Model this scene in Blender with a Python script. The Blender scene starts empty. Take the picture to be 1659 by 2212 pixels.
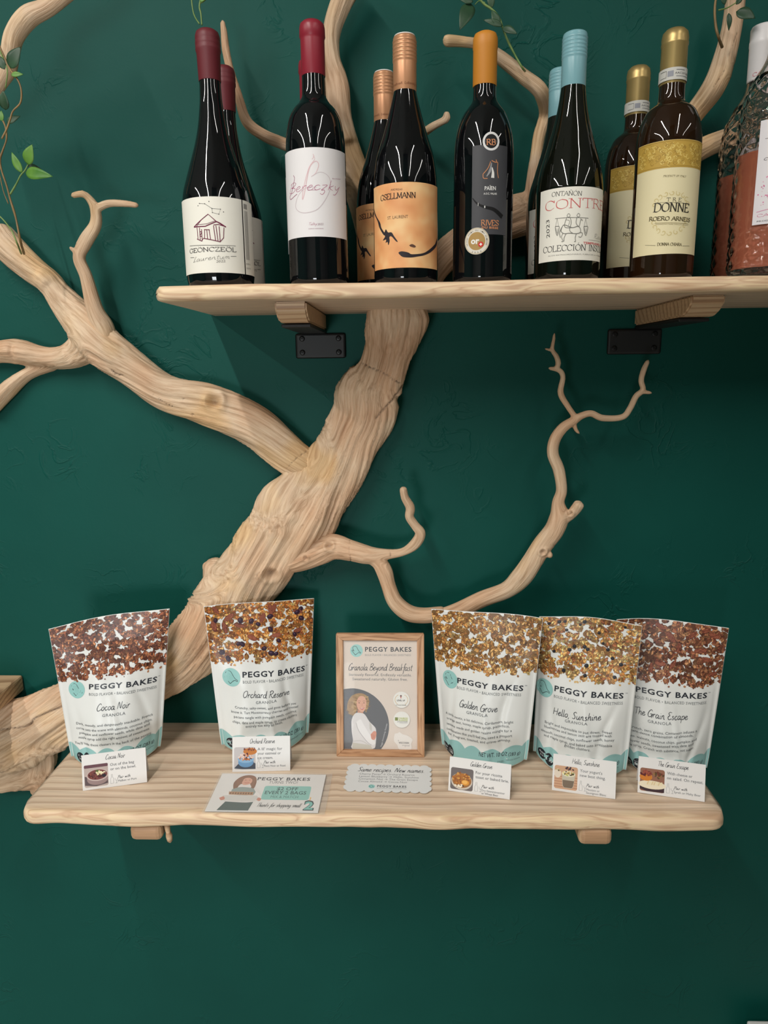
import bpy, bmesh, math, random
import numpy as np
from mathutils import Vector, Matrix, noise as mnoise
from mathutils.kdtree import KDTree
from mathutils.geometry import tessellate_polygon

# ------------------------------------------------------------------ camera
SC = bpy.context.scene
F_PX, CX, CY = 1519.0, 829.5, 1106.0
CAM_D, CAM_Z = 1.156, 1.45
PITCH, YAW, ROLL = 11.57, 1.96, -0.725

def cam_axes():
    p, yw, rl = (math.radians(a) for a in (PITCH, YAW, ROLL))
    fw = np.array([0, math.cos(p), -math.sin(p)]); up = np.array([0, math.sin(p), math.cos(p)]); rt = np.array([1., 0, 0])
    c, s = math.cos(yw), math.sin(yw)
    Z = np.array([[c, -s, 0], [s, c, 0], [0, 0, 1]])
    fw, up, rt = Z @ fw, Z @ up, Z @ rt
    c, s = math.cos(rl), math.sin(rl)
    return c*rt + s*up, -s*rt + c*up, fw
RT, UP, FW = cam_axes()
CAM = np.array([0, -CAM_D, CAM_Z])
cam_data = bpy.data.cameras.new('camera'); cam = bpy.data.objects.new('camera', cam_data)
SC.collection.objects.link(cam)
mm = Matrix((tuple(RT), tuple(UP), tuple(-FW))).transposed().to_4x4()
mm.translation = Vector(CAM)
cam.matrix_world = mm
cam_data.sensor_fit = 'HORIZONTAL'; cam_data.sensor_width = 36.0
cam_data.lens = F_PX/1659.0*36.0
cam_data.clip_start = 0.05
SC.camera = cam

# ------------------------------------------------------------------ world, lights, exposure
SC.view_settings.view_transform = 'Standard'; SC.view_settings.look = 'None'
SC.view_settings.gamma = 1.0; SC.view_settings.use_curve_mapping = False
SC.view_settings.exposure = 0.05
WORLD = bpy.data.worlds.new('world'); SC.world = WORLD; WORLD.use_nodes = True
WORLD.node_tree.nodes['Background'].inputs[0].default_value = (0.55, 0.62, 0.72, 1)
WORLD.node_tree.nodes['Background'].inputs[1].default_value = 0.6

ROOM_X0, ROOM_X1, ROOM_Y0, ROOM_H = -3.4, 3.2, -4.2, 2.95
STRIP_X = (-2.15, -0.8, 0.75, 2.1)
STRIP_Y, STRIP_L = -2.2, 2.4
STRIP_W = (45, 48, 15, 9)
WIN = dict(x=-0.85, z=0.46, w=0.95, h=0.80, watts=38)

def area(name, loc, rot, sx, sy, watts, col, parent=None):
    l = bpy.data.lights.new(name, 'AREA'); l.shape = 'RECTANGLE'; l.size = sx; l.size_y = sy
    l.energy = watts; l.color = col
    o = bpy.data.objects.new(name, l); SC.collection.objects.link(o)
    o.location = loc; o.rotation_euler = rot
    return o
for sx_, sw_ in zip(STRIP_X, STRIP_W):
    area('strip_light', (sx_, STRIP_Y, ROOM_H-0.075), (0, 0, 0), 0.045, STRIP_L, sw_, (1.0, 0.96, 0.91))
area('window_daylight', (WIN['x'], ROOM_Y0+0.06, WIN['z']), (math.pi/2, 0, 0), WIN['w'], WIN['h'], WIN['watts'], (0.92, 0.97, 1.0))

# ------------------------------------------------------------------ helpers
def ray(x, y):
    return FW*F_PX + RT*(x-CX) + UP*(CY-y)
def pix(x, y, w):            # pixel -> point at distance w in front of the wall
    d = ray(x, y); t = (-w-CAM[1])/d[1]
    return CAM + d*t
def pixz(x, y, z):           # pixel -> point at height z
    d = ray(x, y); t = (z-CAM[2])/d[2]
    return CAM + d*t
def depth(P):
    return float((np.asarray(P)-CAM) @ FW)
def proj(P):
    v = np.asarray(P)-CAM; zc = v @ FW
    return np.stack([CX+F_PX*(v @ RT)/zc, CY-F_PX*(v @ UP)/zc], -1)
def lin(c):
    out = []
    for v in c[:3]:
        v = v/255.0
        out.append(v/12.92 if v <= 0.04045 else ((v+0.055)/1.055)**2.4)
    return tuple(out)

COL = SC.collection
def tag(o, label=None, cat=None, group=None, kind=None):
    if label: o['label'] = label
    if cat: o['category'] = cat
    if group: o['group'] = group
    if kind: o['kind'] = kind
    return o
def empty(name, loc, rz=0.0):
    o = bpy.data.objects.new(name, None); COL.objects.link(o)
    o.location = loc; o.rotation_euler = (0, 0, rz); o.empty_display_size = 0.02
    return o
def mobj(name, verts, faces, mat, parent=None, smooth=False, loc=None):
    me = bpy.data.meshes.new(name)
    me.from_pydata([tuple(v) for v in verts], [], [tuple(f) for f in faces])
    me.update()
    if smooth:
        me.polygons.foreach_set('use_smooth', [True]*len(me.polygons))
    o = bpy.data.objects.new(name, me); COL.objects.link(o)
    if mat: me.materials.append(mat)
    if parent: o.parent = parent
    if loc is not None: o.location = loc
    return o
def bm_obj(name, bm, mat, parent=None, smooth=False, loc=None):
    me = bpy.data.meshes.new(name); bm.normal_update(); bm.to_mesh(me); bm.free()
    if smooth: me.polygons.foreach_set('use_smooth', [True]*len(me.polygons))
    o = bpy.data.objects.new(name, me); COL.objects.link(o)
    me.materials.append(mat)
    if parent: o.parent = parent
    if loc is not None: o.location = loc
    return o
def box_bm(x0, x1, y0, y1, z0, z1, bev=0.0, seg=2, bm=None):
    own = bm is None
    if own: bm = bmesh.new()
    r = bmesh.ops.create_cube(bm, size=1.0)
    for v in r['verts']:
        v.co = Vector((x0+(v.co.x+.5)*(x1-x0), y0+(v.co.y+.5)*(y1-y0), z0+(v.co.z+.5)*(z1-z0)))
    if bev > 0:
        es = list({e for v in r['verts'] for e in v.link_edges})
        bmesh.ops.bevel(bm, geom=es, offset=bev, segments=seg, affect='EDGES', profile=0.5)
    return bm
def catmull(pts, n):
    P = np.array(pts, float)
    if len(P) < 3: 
        t = np.linspace(0, 1, n*(len(P)-1)+1)[:, None]; return P[0]*(1-t)+P[-1]*t
    Q = np.vstack([2*P[0]-P[1], P, 2*P[-1]-P[-2]])
    out = []
    for i in range(1, len(Q)-2):
        t = np.linspace(0, 1, n, endpoint=False)[:, None]
        a, b, c, d = Q[i-1], Q[i], Q[i+1], Q[i+2]
        out.append(.5*((2*b)+(-a+c)*t+(2*a-5*b+4*c-d)*t*t+(-a+3*b-3*c+d)*t**3))
    out.append(Q[-2][None])
    return np.vstack(out)

# ------------------------------------------------------------------ materials
def new_mat(name):
    m = bpy.data.materials.new(name); m.use_nodes = True
    nt = m.node_tree; b = nt.nodes['Principled BSDF']
    return m, nt, b
def plain(name, rgb, rough=0.5, metal=0.0, spec=0.5, coat=0.0):
    m, nt, b = new_mat(name)
    b.inputs['Base Color'].default_value = (*lin(rgb), 1)
    b.inputs['Roughness'].default_value = rough; b.inputs['Metallic'].default_value = metal
    b.inputs['Specular IOR Level'].default_value = spec; b.inputs['Coat Weight'].default_value = coat
    return m
def nd(nt, t, **kw):
    n = nt.nodes.new(t)
    for k, v in kw.items():
        if k.startswith('i_'): n.inputs[k[2:].replace('_', ' ')].default_value = v
        else: setattr(n, k, v)
    return n
def ramp(nt, stops):
    r = nt.nodes.new('ShaderNodeValToRGB'); e = r.color_ramp.elements
    while len(e) > 1: e.remove(e[-1])
    e[0].position = stops[0][0]; e[0].color = (*stops[0][1], 1)
    for p, c in stops[1:]:
        k = e.new(p); k.color = (*c, 1)
    return r

def mat_wall():
    m, nt, b = new_mat('teal_wall_paint'); L = nt.links
    tc = nd(nt, 'ShaderNodeTexCoord')
    n1 = nd(nt, 'ShaderNodeTexNoise', i_Scale=3.0, i_Detail=3.0)
    L.new(tc.outputs['Object'], n1.inputs['Vector'])
    cr = ramp(nt, [(0.3, lin((8, 73, 65))), (0.7, lin((12, 80, 71)))])
    L.new(n1.outputs['Fac'], cr.inputs[0]); L.new(cr.outputs[0], b.inputs['Base Color'])
    b.inputs['Roughness'].default_value = 0.55
    b.inputs['Specular IOR Level'].default_value = 0.18
    # skip-trowel ridges, only in patches
    n2 = nd(nt, 'ShaderNodeTexNoise', i_Scale=17.0, i_Detail=4.0, i_Distortion=1.2)
    L.new(tc.outputs['Object'], n2.inputs['Vector'])
    ab = nd(nt, 'ShaderNodeMath', operation='SUBTRACT'); ab.inputs[1].default_value = 0.5
    L.new(n2.outputs['Fac'], ab.inputs[0])
    ab2 = nd(nt, 'ShaderNodeMath', operation='ABSOLUTE'); L.new(ab.outputs[0], ab2.inputs[0])
    rd = nd(nt, 'ShaderNodeMapRange'); rd.inputs[1].default_value = 0.0; rd.inputs[2].default_value = 0.035
    rd.inputs[3].default_value = 1.0; rd.inputs[4].default_value = 0.0; L.new(ab2.outputs[0], rd.inputs[0])
    n3 = nd(nt, 'ShaderNodeTexNoise', i_Scale=6.5, i_Detail=3.0); L.new(tc.outputs['Object'], n3.inputs['Vector'])
    mk = nd(nt, 'ShaderNodeMapRange'); mk.inputs[1].default_value = 0.54; mk.inputs[2].default_value = 0.66
    L.new(n3.outputs['Fac'], mk.inputs[0])
    mu = nd(nt, 'ShaderNodeMath', operation='MULTIPLY'); L.new(rd.outputs[0], mu.inputs[0]); L.new(mk.outputs[0], mu.inputs[1])
    n4 = nd(nt, 'ShaderNodeTexNoise', i_Scale=260.0, i_Detail=2.0); L.new(tc.outputs['Object'], n4.inputs['Vector'])
    n5 = nd(nt, 'ShaderNodeTexNoise', i_Scale=9.0, i_Detail=5.0); L.new(tc.outputs['Object'], n5.inputs['Vector'])
    s1 = nd(nt, 'ShaderNodeMath', operation='MULTIPLY_ADD'); s1.inputs[1].default_value = 0.09
    L.new(n4.outputs['Fac'], s1.inputs[0]); L.new(mu.outputs[0], s1.inputs[2])
    s2 = nd(nt, 'ShaderNodeMath', operation='MULTIPLY_ADD'); s2.inputs[1].default_value = 2.2
    L.new(n5.outputs['Fac'], s2.inputs[0]); L.new(s1.outputs[0], s2.inputs[2])
    bp = nd(nt, 'ShaderNodeBump'); bp.inputs['Strength'].default_value = 0.6; bp.inputs['Distance'].default_value = 0.0014
    L.new(s2.outputs[0], bp.inputs['Height']); L.new(bp.outputs[0], b.inputs['Normal'])
    return m

def mat_pine(name, y0, z0, sap_y=None, ring=0.009, light=(224, 202, 178), dark=(198, 172, 148), warp=0.02):
    """solid pine: growth rings round an axis along X; sapwood beyond sap_y towards the front"""
    m, nt, b = new_mat(name); L = nt.links
    tc = nd(nt, 'ShaderNodeTexCoord')
    mp = nd(nt, 'ShaderNodeMapping'); mp.inputs['Scale'].default_value = (1.3, 9.0, 9.0)
    L.new(tc.outputs['Object'], mp.inputs[0])
    nz = nd(nt, 'ShaderNodeTexNoise', i_Scale=1.6, i_Detail=2.5); L.new(mp.outputs[0], nz.inputs['Vector'])
    sp = nd(nt, 'ShaderNodeSeparateXYZ'); L.new(tc.outputs['Object'], sp.inputs[0])
    def mth(op, a, bv):
        k = nd(nt, 'ShaderNodeMath', operation=op)
        for i, v in enumerate((a, bv)):
            if v is None: continue
            if isinstance(v, (int, float)): k.inputs[i].default_value = v
            else: L.new(v, k.inputs[i])
        return k.outputs[0]
    dy = mth('SUBTRACT', sp.outputs['Y'], y0); dz = mth('SUBTRACT', sp.outputs['Z'], z0)
    rr = mth('SQRT', mth('ADD', mth('MULTIPLY', dy, dy), mth('MULTIPLY', dz, dz)), None)
    rr = mth('ADD', rr, mth('MULTIPLY', nz.outputs['Fac'], warp))
    fr = mth('FRACT', mth('DIVIDE', rr, ring), None)
    cr = ramp(nt, [(0.0, lin(light)), (0.45, lin(light)), (0.82, lin(dark)), (0.94, lin(dark)), (1.0, lin(light))])
    L.new(fr, cr.inputs[0])
    mp2 = nd(nt, 'ShaderNodeMapping'); mp2.inputs['Scale'].default_value = (6, 160, 160)
    L.new(tc.outputs['Object'], mp2.inputs[0])
    fine = nd(nt, 'ShaderNodeTexNoise', i_Scale=2.0, i_Detail=2.0); L.new(mp2.outputs[0], fine.inputs['Vector'])
    fc = ramp(nt, [(0.3, (0.86, 0.84, 0.82)), (0.7, (1.06, 1.05, 1.03))]); L.new(fine.outputs['Fac'], fc.inputs[0])
    mix = nd(nt, 'ShaderNodeMix', data_type='RGBA', blend_type='MULTIPLY'); mix.inputs[0].default_value = 1.0
    L.new(cr.outputs[0], mix.inputs[6]); L.new(fc.outputs[0], mix.inputs[7])
    last = mix.outputs[2]
    if sap_y is not None:
        mr = nd(nt, 'ShaderNodeMapRange'); mr.inputs[1].default_value = sap_y; mr.inputs[2].default_value = sap_y-0.016
        wob = mth('ADD', sp.outputs['Y'], mth('MULTIPLY', mth('SUBTRACT', nz.outputs['Fac'], 0.5), 0.03))
        L.new(wob, mr.inputs[0])
        mp3 = nd(nt, 'ShaderNodeMapping'); mp3.inputs['Scale'].default_value = (4.0, 42.0, 42.0); L.new(tc.outputs['Object'], mp3.inputs[0])
        sapn = nd(nt, 'ShaderNodeTexNoise', i_Scale=1.15, i_Detail=2.0, i_Distortion=1.6); L.new(mp3.outputs[0], sapn.inputs['Vector'])
        sc_ = ramp(nt, [(0.28, lin((206, 170, 138))), (0.38, lin((226, 196, 162))), (0.46, lin((234, 208, 170))), (0.53, lin((204, 166, 132))), (0.57, lin((226, 195, 160))), (0.66, lin((236, 211, 170))), (0.76, lin((214, 180, 146)))])
        L.new(sapn.outputs['Fac'], sc_.inputs[0])
        mx = nd(nt, 'ShaderNodeMix', data_type='RGBA'); L.new(mr.outputs[0], mx.inputs[0])
        L.new(last, mx.inputs[6]); L.new(sc_.outputs[0], mx.inputs[7]); last = mx.outputs[2]
    L.new(last, b.inputs['Base Color'])
    b.inputs['Roughness'].default_value = 0.5
    bp = nd(nt, 'ShaderNodeBump'); bp.inputs['Strength'].default_value = 0.25; bp.inputs['Distance'].default_value = 0.0006
    L.new(fine.outputs['Fac'], bp.inputs['Height']); L.new(bp.outputs[0], b.inputs['Normal'])
    return m

def mat_drift():
    m, nt, b = new_mat('driftwood'); L = nt.links
    at = nd(nt, 'ShaderNodeAttribute', attribute_name='grain')
    ck = nd(nt, 'ShaderNodeAttribute', attribute_name='crack')
    n1 = nd(nt, 'ShaderNodeTexNoise', i_Scale=2.2, i_Detail=4.0, i_Distortion=0.35); L.new(at.outputs['Vector'], n1.inputs['Vector'])
    cr = ramp(nt, [(0.26, lin((192, 158, 126))), (0.44, lin((216, 185, 153))), (0.56, lin((226, 197, 166))), (0.72, lin((236, 210, 178)))])
    L.new(n1.outputs['Fac'], cr.inputs[0])
    tc = nd(nt, 'ShaderNodeTexCoord')
    n2 = nd(nt, 'ShaderNodeTexNoise', i_Scale=9.0, i_Detail=2.0); L.new(tc.outputs['Object'], n2.inputs['Vector'])
    c2 = ramp(nt, [(0.35, lin((222, 180, 150))), (0.55, (0.9, 0.9, 0.9)), (0.68, lin((250, 226, 160)))]); L.new(n2.outputs['Fac'], c2.inputs[0])
    mx = nd(nt, 'ShaderNodeMix', data_type='RGBA', blend_type='MULTIPLY'); mx.inputs[0].default_value = 0.45
    L.new(cr.outputs[0], mx.inputs[6]); L.new(c2.outputs[0], mx.inputs[7])
    m3 = nd(nt, 'ShaderNodeMix', data_type='RGBA'); L.new(ck.outputs['Fac'], m3.inputs[0])
    L.new(mx.outputs[2], m3.inputs[6]); m3.inputs[7].default_value = (*lin((70, 45, 30)), 1)
    L.new(m3.outputs[2], b.inputs['Base Color'])
    b.inputs['Roughness'].default_value = 0.55; b.inputs['Specular IOR Level'].default_value = 0.35
    n3 = nd(nt, 'ShaderNodeTexNoise', i_Scale=5.5, i_Detail=3.0); L.new(at.outputs['Vector'], n3.inputs['Vector'])
    bp = nd(nt, 'ShaderNodeBump'); bp.inputs['Strength'].default_value = 0.6; bp.inputs['Distance'].default_value = 0.0016
    L.new(n3.outputs['Fac'], bp.inputs['Height']); L.new(bp.outputs[0], b.inputs['Normal'])
    return m

def mat_print(name, rough=0.45, spec=0.4):
    m, nt, b = new_mat(name)
    at = nd(nt, 'ShaderNodeAttribute', attribute_name='ink')
    nt.links.new(at.outputs['Color'], b.inputs['Base Color'])
    b.inputs['Roughness'].default_value = rough; b.inputs['Specular IOR Level'].default_value = spec
    return m
def mat_pouch():
    m, nt, b = new_mat('white_pouch_film')
    b.inputs['Base Color'].default_value = (*lin((230, 231, 228)), 1)
    b.inputs['Roughness'].default_value = 0.34; b.inputs['Specular IOR Level'].default_value = 0.5
    return m
def mat_glass(name, rgb, rough=0.02, ior=1.5):
    m, nt, b = new_mat(name)
    b.inputs['Base Color'].default_value = (*lin(rgb), 1); b.inputs['Transmission Weight'].default_value = 1.0
    b.inputs['Roughness'].default_value = rough; b.inputs['IOR'].default_value = ior
    return m
def mat_leaf(name, a, c):
    m, nt, b = new_mat(name)
    tc = nd(nt, 'ShaderNodeTexCoord')
    n = nd(nt, 'ShaderNodeTexNoise', i_Scale=40.0, i_Detail=2.0); nt.links.new(tc.outputs['Object'], n.inputs['Vector'])
    r = ramp(nt, [(0.35, lin(a)), (0.65, lin(c))]); nt.links.new(n.outputs['Fac'], r.inputs[0])
    nt.links.new(r.outputs[0], b.inputs['Base Color']); b.inputs['Roughness'].default_value = 0.45
    return m

M = dict(
    wall=mat_wall(), drift=mat_drift(),
    ink=mat_print('label_ink', 0.55, 0.3), pouch_ink=mat_print('pouch_ink', 0.36, 0.45), card_ink=mat_print('card_ink', 0.5, 0.3),
    pouch=mat_pouch(), card=plain('white_card', (232, 230, 228), 0.55), steel=plain('black_steel', (26, 26, 27), 0.5),
    screw=plain('black_screw', (34, 34, 35), 0.35, 0.6), white=plain('white_paint', (225, 223, 220), 0.5),
    ceiling=plain('ceiling_paint', (205, 203, 198), 0.8), floor=plain('floor_concrete', (168, 158, 148), 0.5),
)

def mat_clear(name, rgb, alpha, rough):
    m, nt, b = new_mat(name)
    b.inputs['Base Color'].default_value = (*lin(rgb), 1); b.inputs['Alpha'].default_value = alpha
    b.inputs['Roughness'].default_value = rough
    return m
M['sleeve'] = mat_clear('clear_sleeve', (235, 232, 226), 0.07, 0.08)
M['pane'] = mat_clear('picture_glass', (235, 235, 235), 0.05, 0.02)

# ------------------------------------------------------------------ the room
def slab(name, x0, x1, y0, y1, z0, z1, mat):
    return tag(bm_obj(name, box_bm(x0, x1, y0, y1, z0, z1), mat), kind='structure')
slab('wall_back', ROOM_X0-.1, ROOM_X1+.1, 0.0, 0.1, 0, ROOM_H, M['wall'])
slab('wall_left', ROOM_X0-.1, ROOM_X0, ROOM_Y0, 0, 0, ROOM_H, M['wall'])
slab('wall_right', ROOM_X1, ROOM_X1+.1, ROOM_Y0, 0, 0, ROOM_H, M['wall'])
slab('floor', ROOM_X0-.1, ROOM_X1+.1, ROOM_Y0-.1, 0.1, -0.1, 0, M['floor'])
slab('ceiling', ROOM_X0-.1, ROOM_X1+.1, ROOM_Y0-.1, 0.1, ROOM_H, ROOM_H+.1, M['ceiling'])
slab('light_blocker', -0.27, 0.30, -2.35, -2.05, 0, ROOM_H, M['wall'])  # unseen block added behind the camera to shade the lower right of the wall
wx0, wx1 = WIN['x']-WIN['w']/2, WIN['x']+WIN['w']/2; wz0, wz1 = WIN['z']-WIN['h']/2, WIN['z']+WIN['h']/2
bm = bmesh.new()
for a in ((ROOM_X0-.1, wx0, 0, ROOM_H), (wx1, ROOM_X1+.1, 0, ROOM_H), (wx0, wx1, 0, wz0), (wx0, wx1, wz1, ROOM_H)):
    box_bm(a[0], a[1], ROOM_Y0-.1, ROOM_Y0, a[2], a[3], bm=bm)
tag(bm_obj('wall_front', bm, plain('shop_wall_paint', (120, 124, 120), 0.6)), kind='structure')
win = tag(empty('window_1', (WIN['x'], ROOM_Y0, wz0)), kind='structure')
bm = bmesh.new(); hw = WIN['w']/2
for a in ((-hw, -hw+.04, 0, WIN['h']), (hw-.04, hw, 0, WIN['h']), (-.02, .02, 0, WIN['h']), (-hw, hw, 0, .04), (-hw, hw, WIN['h']-.04, WIN['h'])):
    box_bm(a[0], a[1], -.06, -.01, a[2], a[3], bm=bm)
bm_obj('window_frame', bm, M['steel'], win)
for s in (-1, 1):
    bm_obj('pane', box_bm(min(s*.02, s*(hw-.04)), max(s*.02, s*(hw-.04)), -.045, -.04, .04, WIN['h']-.04), M['pane'], win)
# ceiling light housings (the area lamps sit just under them)
for i, sx_ in enumerate(STRIP_X):
    bm = box_bm(-.035, .035, -STRIP_L/2-.02, STRIP_L/2+.02, -.07, 0, .006)
    o = bm_obj('ceiling_light', bm, M['white'], loc=(sx_, STRIP_Y, ROOM_H))
    tag(o, ['white linear ceiling lamp nearest the left wall', 'white linear ceiling lamp second from the left wall', 'white linear ceiling lamp second from the right wall', 'white linear ceiling lamp nearest the right wall'][i], 'lamp', 'linear ceiling lamps')

# ------------------------------------------------------------------ shelves
SH_D = 0.262
UP_TOP, UP_BOT = 1.5535, 1.535
LO_TOP, LO_BOT = 0.8265, 0.8055
random.seed(4); np.random.seed(4)

def shelf_mesh(name, xl, xr, ztop, zbot, d, round_l, round_r, seed, mat, wav=0.004, nx=150, edge=0.0075):
    xs = np.linspace(xl, xr, nx)
    # cluster samples at the rounded ends
    t = np.linspace(0, 1, nx); xs = xl+(xr-xl)*(t-0.12*np.sin(2*math.pi*t)/(2*math.pi)*1.0)
    rings = []
    zc = (ztop+zbot)/2; hz = (ztop-zbot)/2
    for x in xs:
        k = 0.0
        if round_l and x-xl < round_l: k = max(k, 1-(x-xl)/round_l)
        if round_r and xr-x < round_r: k = max(k, 1-(xr-x)/round_r)
        back_off = (round_l or 0.03)*(1-math.sqrt(max(0, 1-k*k)))
        dd = d-back_off*1.0
        dd += wav*mnoise.noise((x*9+seed, seed, 0))+wav*.5*mnoise.noise((x*27+seed, seed*2, 3))
        wz = 0.0022*mnoise.noise((x*7+seed, 5, seed))
        e = edge*(1+.35*mnoise.noise((x*11, seed, 9)))
        hzz = hz*(1-.25*max(0, (k-.6)/.4)**2)
        ring = []
        for (yy, zz) in ((0, hzz),) + tuple((-dd+dd*f_, hzz) for f_ in (.55, .25, .12)) :
            ring.append((x, yy, zc+zz+(wz if yy < -.2 else 0)))
        for q in range(0, 7):   # rounded upper nose
            a = math.pi/2*q/6
            ring.append((x, -dd+e-e*math.sin(a), zc+hzz-e+e*math.cos(a)+wz))
        for q in range(0, 7):
            a = math.pi/2*q/6
            ring.append((x, -dd+e*.9-e*.9*math.cos(a), zc-hzz+e*.9-e*.9*math.sin(a)+wz))
        ring.append((x, -dd*.45, zc-hzz)); ring.append((x, 0, zc-hzz))
        rings.append(ring)
    n = len(rings[0]); V = [v for r in rings for v in r]; Fc = []
    for i in range(nx-1):
        for j in range(n):
            a, b_ = i*n+j, i*n+(j+1) % n
            Fc.append((a, a+n, b_+n, b_))
    Fc.append(tuple(range(n))); Fc.append(tuple((nx-1)*n+j for j in reversed(range(n))))
    return V, Fc

def shelf_obj(name, xl, xr, ztop, zbot, d, rl, rr, seed, mat, root_x):
    V, Fc = shelf_mesh(name, xl, xr, ztop, zbot, d, rl, rr, seed, mat)
    V = [(x-root_x, y, z-zbot) for x, y, z in V]
    r = empty(name, (root_x, 0, zbot))
    o = mobj('board', V, Fc, mat, r, smooth=True)
    bm = bmesh.new(); bm.from_mesh(o.data); bmesh.ops.recalc_face_normals(bm, faces=bm.faces); bm.to_mesh(o.data); bm.free()
    o.modifiers.new('wn', 'WEIGHTED_NORMAL')
    return r
PINE_LO = mat_pine('pine_lower', 0.05, -0.35, sap_y=-0.242, ring=0.0105)
PINE_UP = mat_pine('pine_upper', 0.06, -0.30, sap_y=-0.240, ring=0.013)
BLOCK = mat_pine('pine_block', 0.02, -0.05, ring=0.012, light=(216, 184, 148), dark=(186, 148, 114), warp=.03)
upper = tag(shelf_obj('wall_shelf', float(pix(334, 640, .255)[0]), 0.90, UP_TOP, UP_BOT, SH_D, .012, .012, 3.3, PINE_UP, .2),
            'upper pale pine plank shelf carrying the wine bottles', 'shelf')
lower = tag(shelf_obj('wall_shelf', float(pix(48, 1770, .25)[0]), float(pix(1569, 1770, .25)[0]), LO_TOP, LO_BOT, SH_D+.004, .03, .03, 8.1, PINE_LO, -.07),
            'lower pale pine plank shelf carrying granola pouches and cards', 'shelf')
# a third board ends at the left picture edge
SB = pix(47, 1459, .004)
sb_top = float(SB[2])
bm = box_bm(-.35, 0, -.20, 0, -.03, 0, .004)
o = bm_obj('board', bm, mat_pine('pine_side', 0.05, -0.3, ring=.009, light=(206, 174, 138), dark=(164, 130, 98)), None)
r = tag(empty('wall_shelf', (float(SB[0]), 0, sb_top)), 'short end of another pine shelf at the left picture edge, above the root', 'shelf')
o.parent = r

# wooden support blocks with black steel brackets
def screw(parent, x, z, y=0.0):
    bm = bmesh.new()
    N = 14
    prof = [(0.0046, 0), (0.0044, -.0008), (0.003, -.0015), (0.0016, -.0017)]
    rings = []
    for (rr, yy) in prof:
        rings.append([bm.verts.new((rr*math.cos(2*math.pi*k/N), yy, rr*math.sin(2*math.pi*k/N))) for k in range(N)])
    for a, b_ in zip(rings[:-1], rings[1:]):
        for k in range(N): bm.faces.new((a[k], a[(k+1) % N], b_[(k+1) % N], b_[k]))
    c = bm.verts.new((0, -.0006, 0))
    for k in range(N): bm.faces.new((rings[-1][k], rings[-1][(k+1) % N], c))
    o = bm_obj('screw', bm, M['screw'], parent, loc=(x, y, z))
    cr = bmesh.new(); box_bm(-.0026, .0026, -.0021, -.0012, -.0005, .0005, bm=cr); box_bm(-.0005, .0005, -.0021, -.0012, -.0026, .0026, bm=cr)
    bm_obj('cross_slot', cr, M['steel'], o)
    return o

def bracket(plate_px, block_front_px, label_b, label_s, xshift=0):
    (ax, ay), (bx, by) = plate_px
    A = pix(ax, ay, .004); B = pix(bx, by, .004)
    cx_ = (A[0]+B[0])/2; w = (B[0]-A[0]); bl_bot = UP_BOT-.0245
    zt = bl_bot-.001; zb = zt-.043
    r = empty('shelf_bracket', (cx_, 0, zb))
    bm_obj('wall_plate', box_bm(-w/2, w/2, -.005, 0, 0, zt-zb-.004, .0035, 3), M['steel'], r)
    for sx in (-1, 1):
        for fz in (.22, .72): screw(r, sx*(w/2-.011), (zt-zb)*fz, -.005)
    (fx0, fy0), (fx1, fy1) = block_front_px
    wfr = .215
    x0 = float(pix(fx0, fy0, wfr)[0]); x1 = float(pix(fx1, fy0, wfr)[0]); ac = (x0+x1)/2-cx_
    bm_obj('arm', box_bm(ac-.020, ac+.020, -.185, -.0005, zt-zb-.0045, zt-zb, .0012), M['steel'], r)
    tag(r, label_b, 'bracket', 'black steel shelf brackets')
    # pine block between arm and shelf
    bm = bmesh.new()
    Hh = .0240
    prof = [(-.002, 0), (-.002, Hh), (-wfr-.012, Hh), (-wfr-.010, Hh*.55), (-wfr+.004, .004), (-wfr+.016, 0)]
    va = [bm.verts.new((-(x1-x0)/2, y, z)) for y, z in prof]; vb = [bm.verts.new(((x1-x0)/2, y, z)) for y, z in prof]
    n = len(prof)
    for k in range(n): bm.faces.new((va[k], vb[k], vb[(k+1) % n], va[(k+1) % n]))
    bm.faces.new(va); bm.faces.new(vb[::-1])
    bmesh.ops.recalc_face_normals(bm, faces=bm.faces)
    bmesh.ops.bevel(bm, geom=list(bm.edges), offset=.0022, segments=2, affect='EDGES')
    o = bm_obj('support_block', bm, BLOCK, None, loc=((x0+x1)/2, 0, bl_bot+.0002))
    tag(o, label_s, 'block', 'pine blocks under the shelves')
bracket(((637, 708), (747, 766)), ((596, 650), (664, 694)), 'black four-screw steel bracket left of the driftwood trunk', 'pine support block under upper shelf, above the left black bracket')
bracket(((1314, 705), (1427, 764)), ((1487, 640), (1560, 683)), 'black four-screw steel bracket on the right, above forked twigs', 'pine support block under upper shelf, above the right black bracket')
for (xa, xb, lab) in ((278, 347, 'pine block end under lower shelf, left, beside a small peg'), (1253, 1325, 'pine block end under lower shelf, at its right end')):
    x0 = float(pix(xa, 1790, .262)[0]); x1 = float(pix(xb, 1790, .262)[0])
    bm = box_bm(-(x1-x0)/2, (x1-x0)/2, -.262, -.002, -.026, 0, .008, 3)
    tag(bm_obj('support_block', bm, BLOCK, None, loc=((x0+x1)/2, 0, LO_BOT-.0005)), lab, 'block', 'pine blocks under the shelves')
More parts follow.
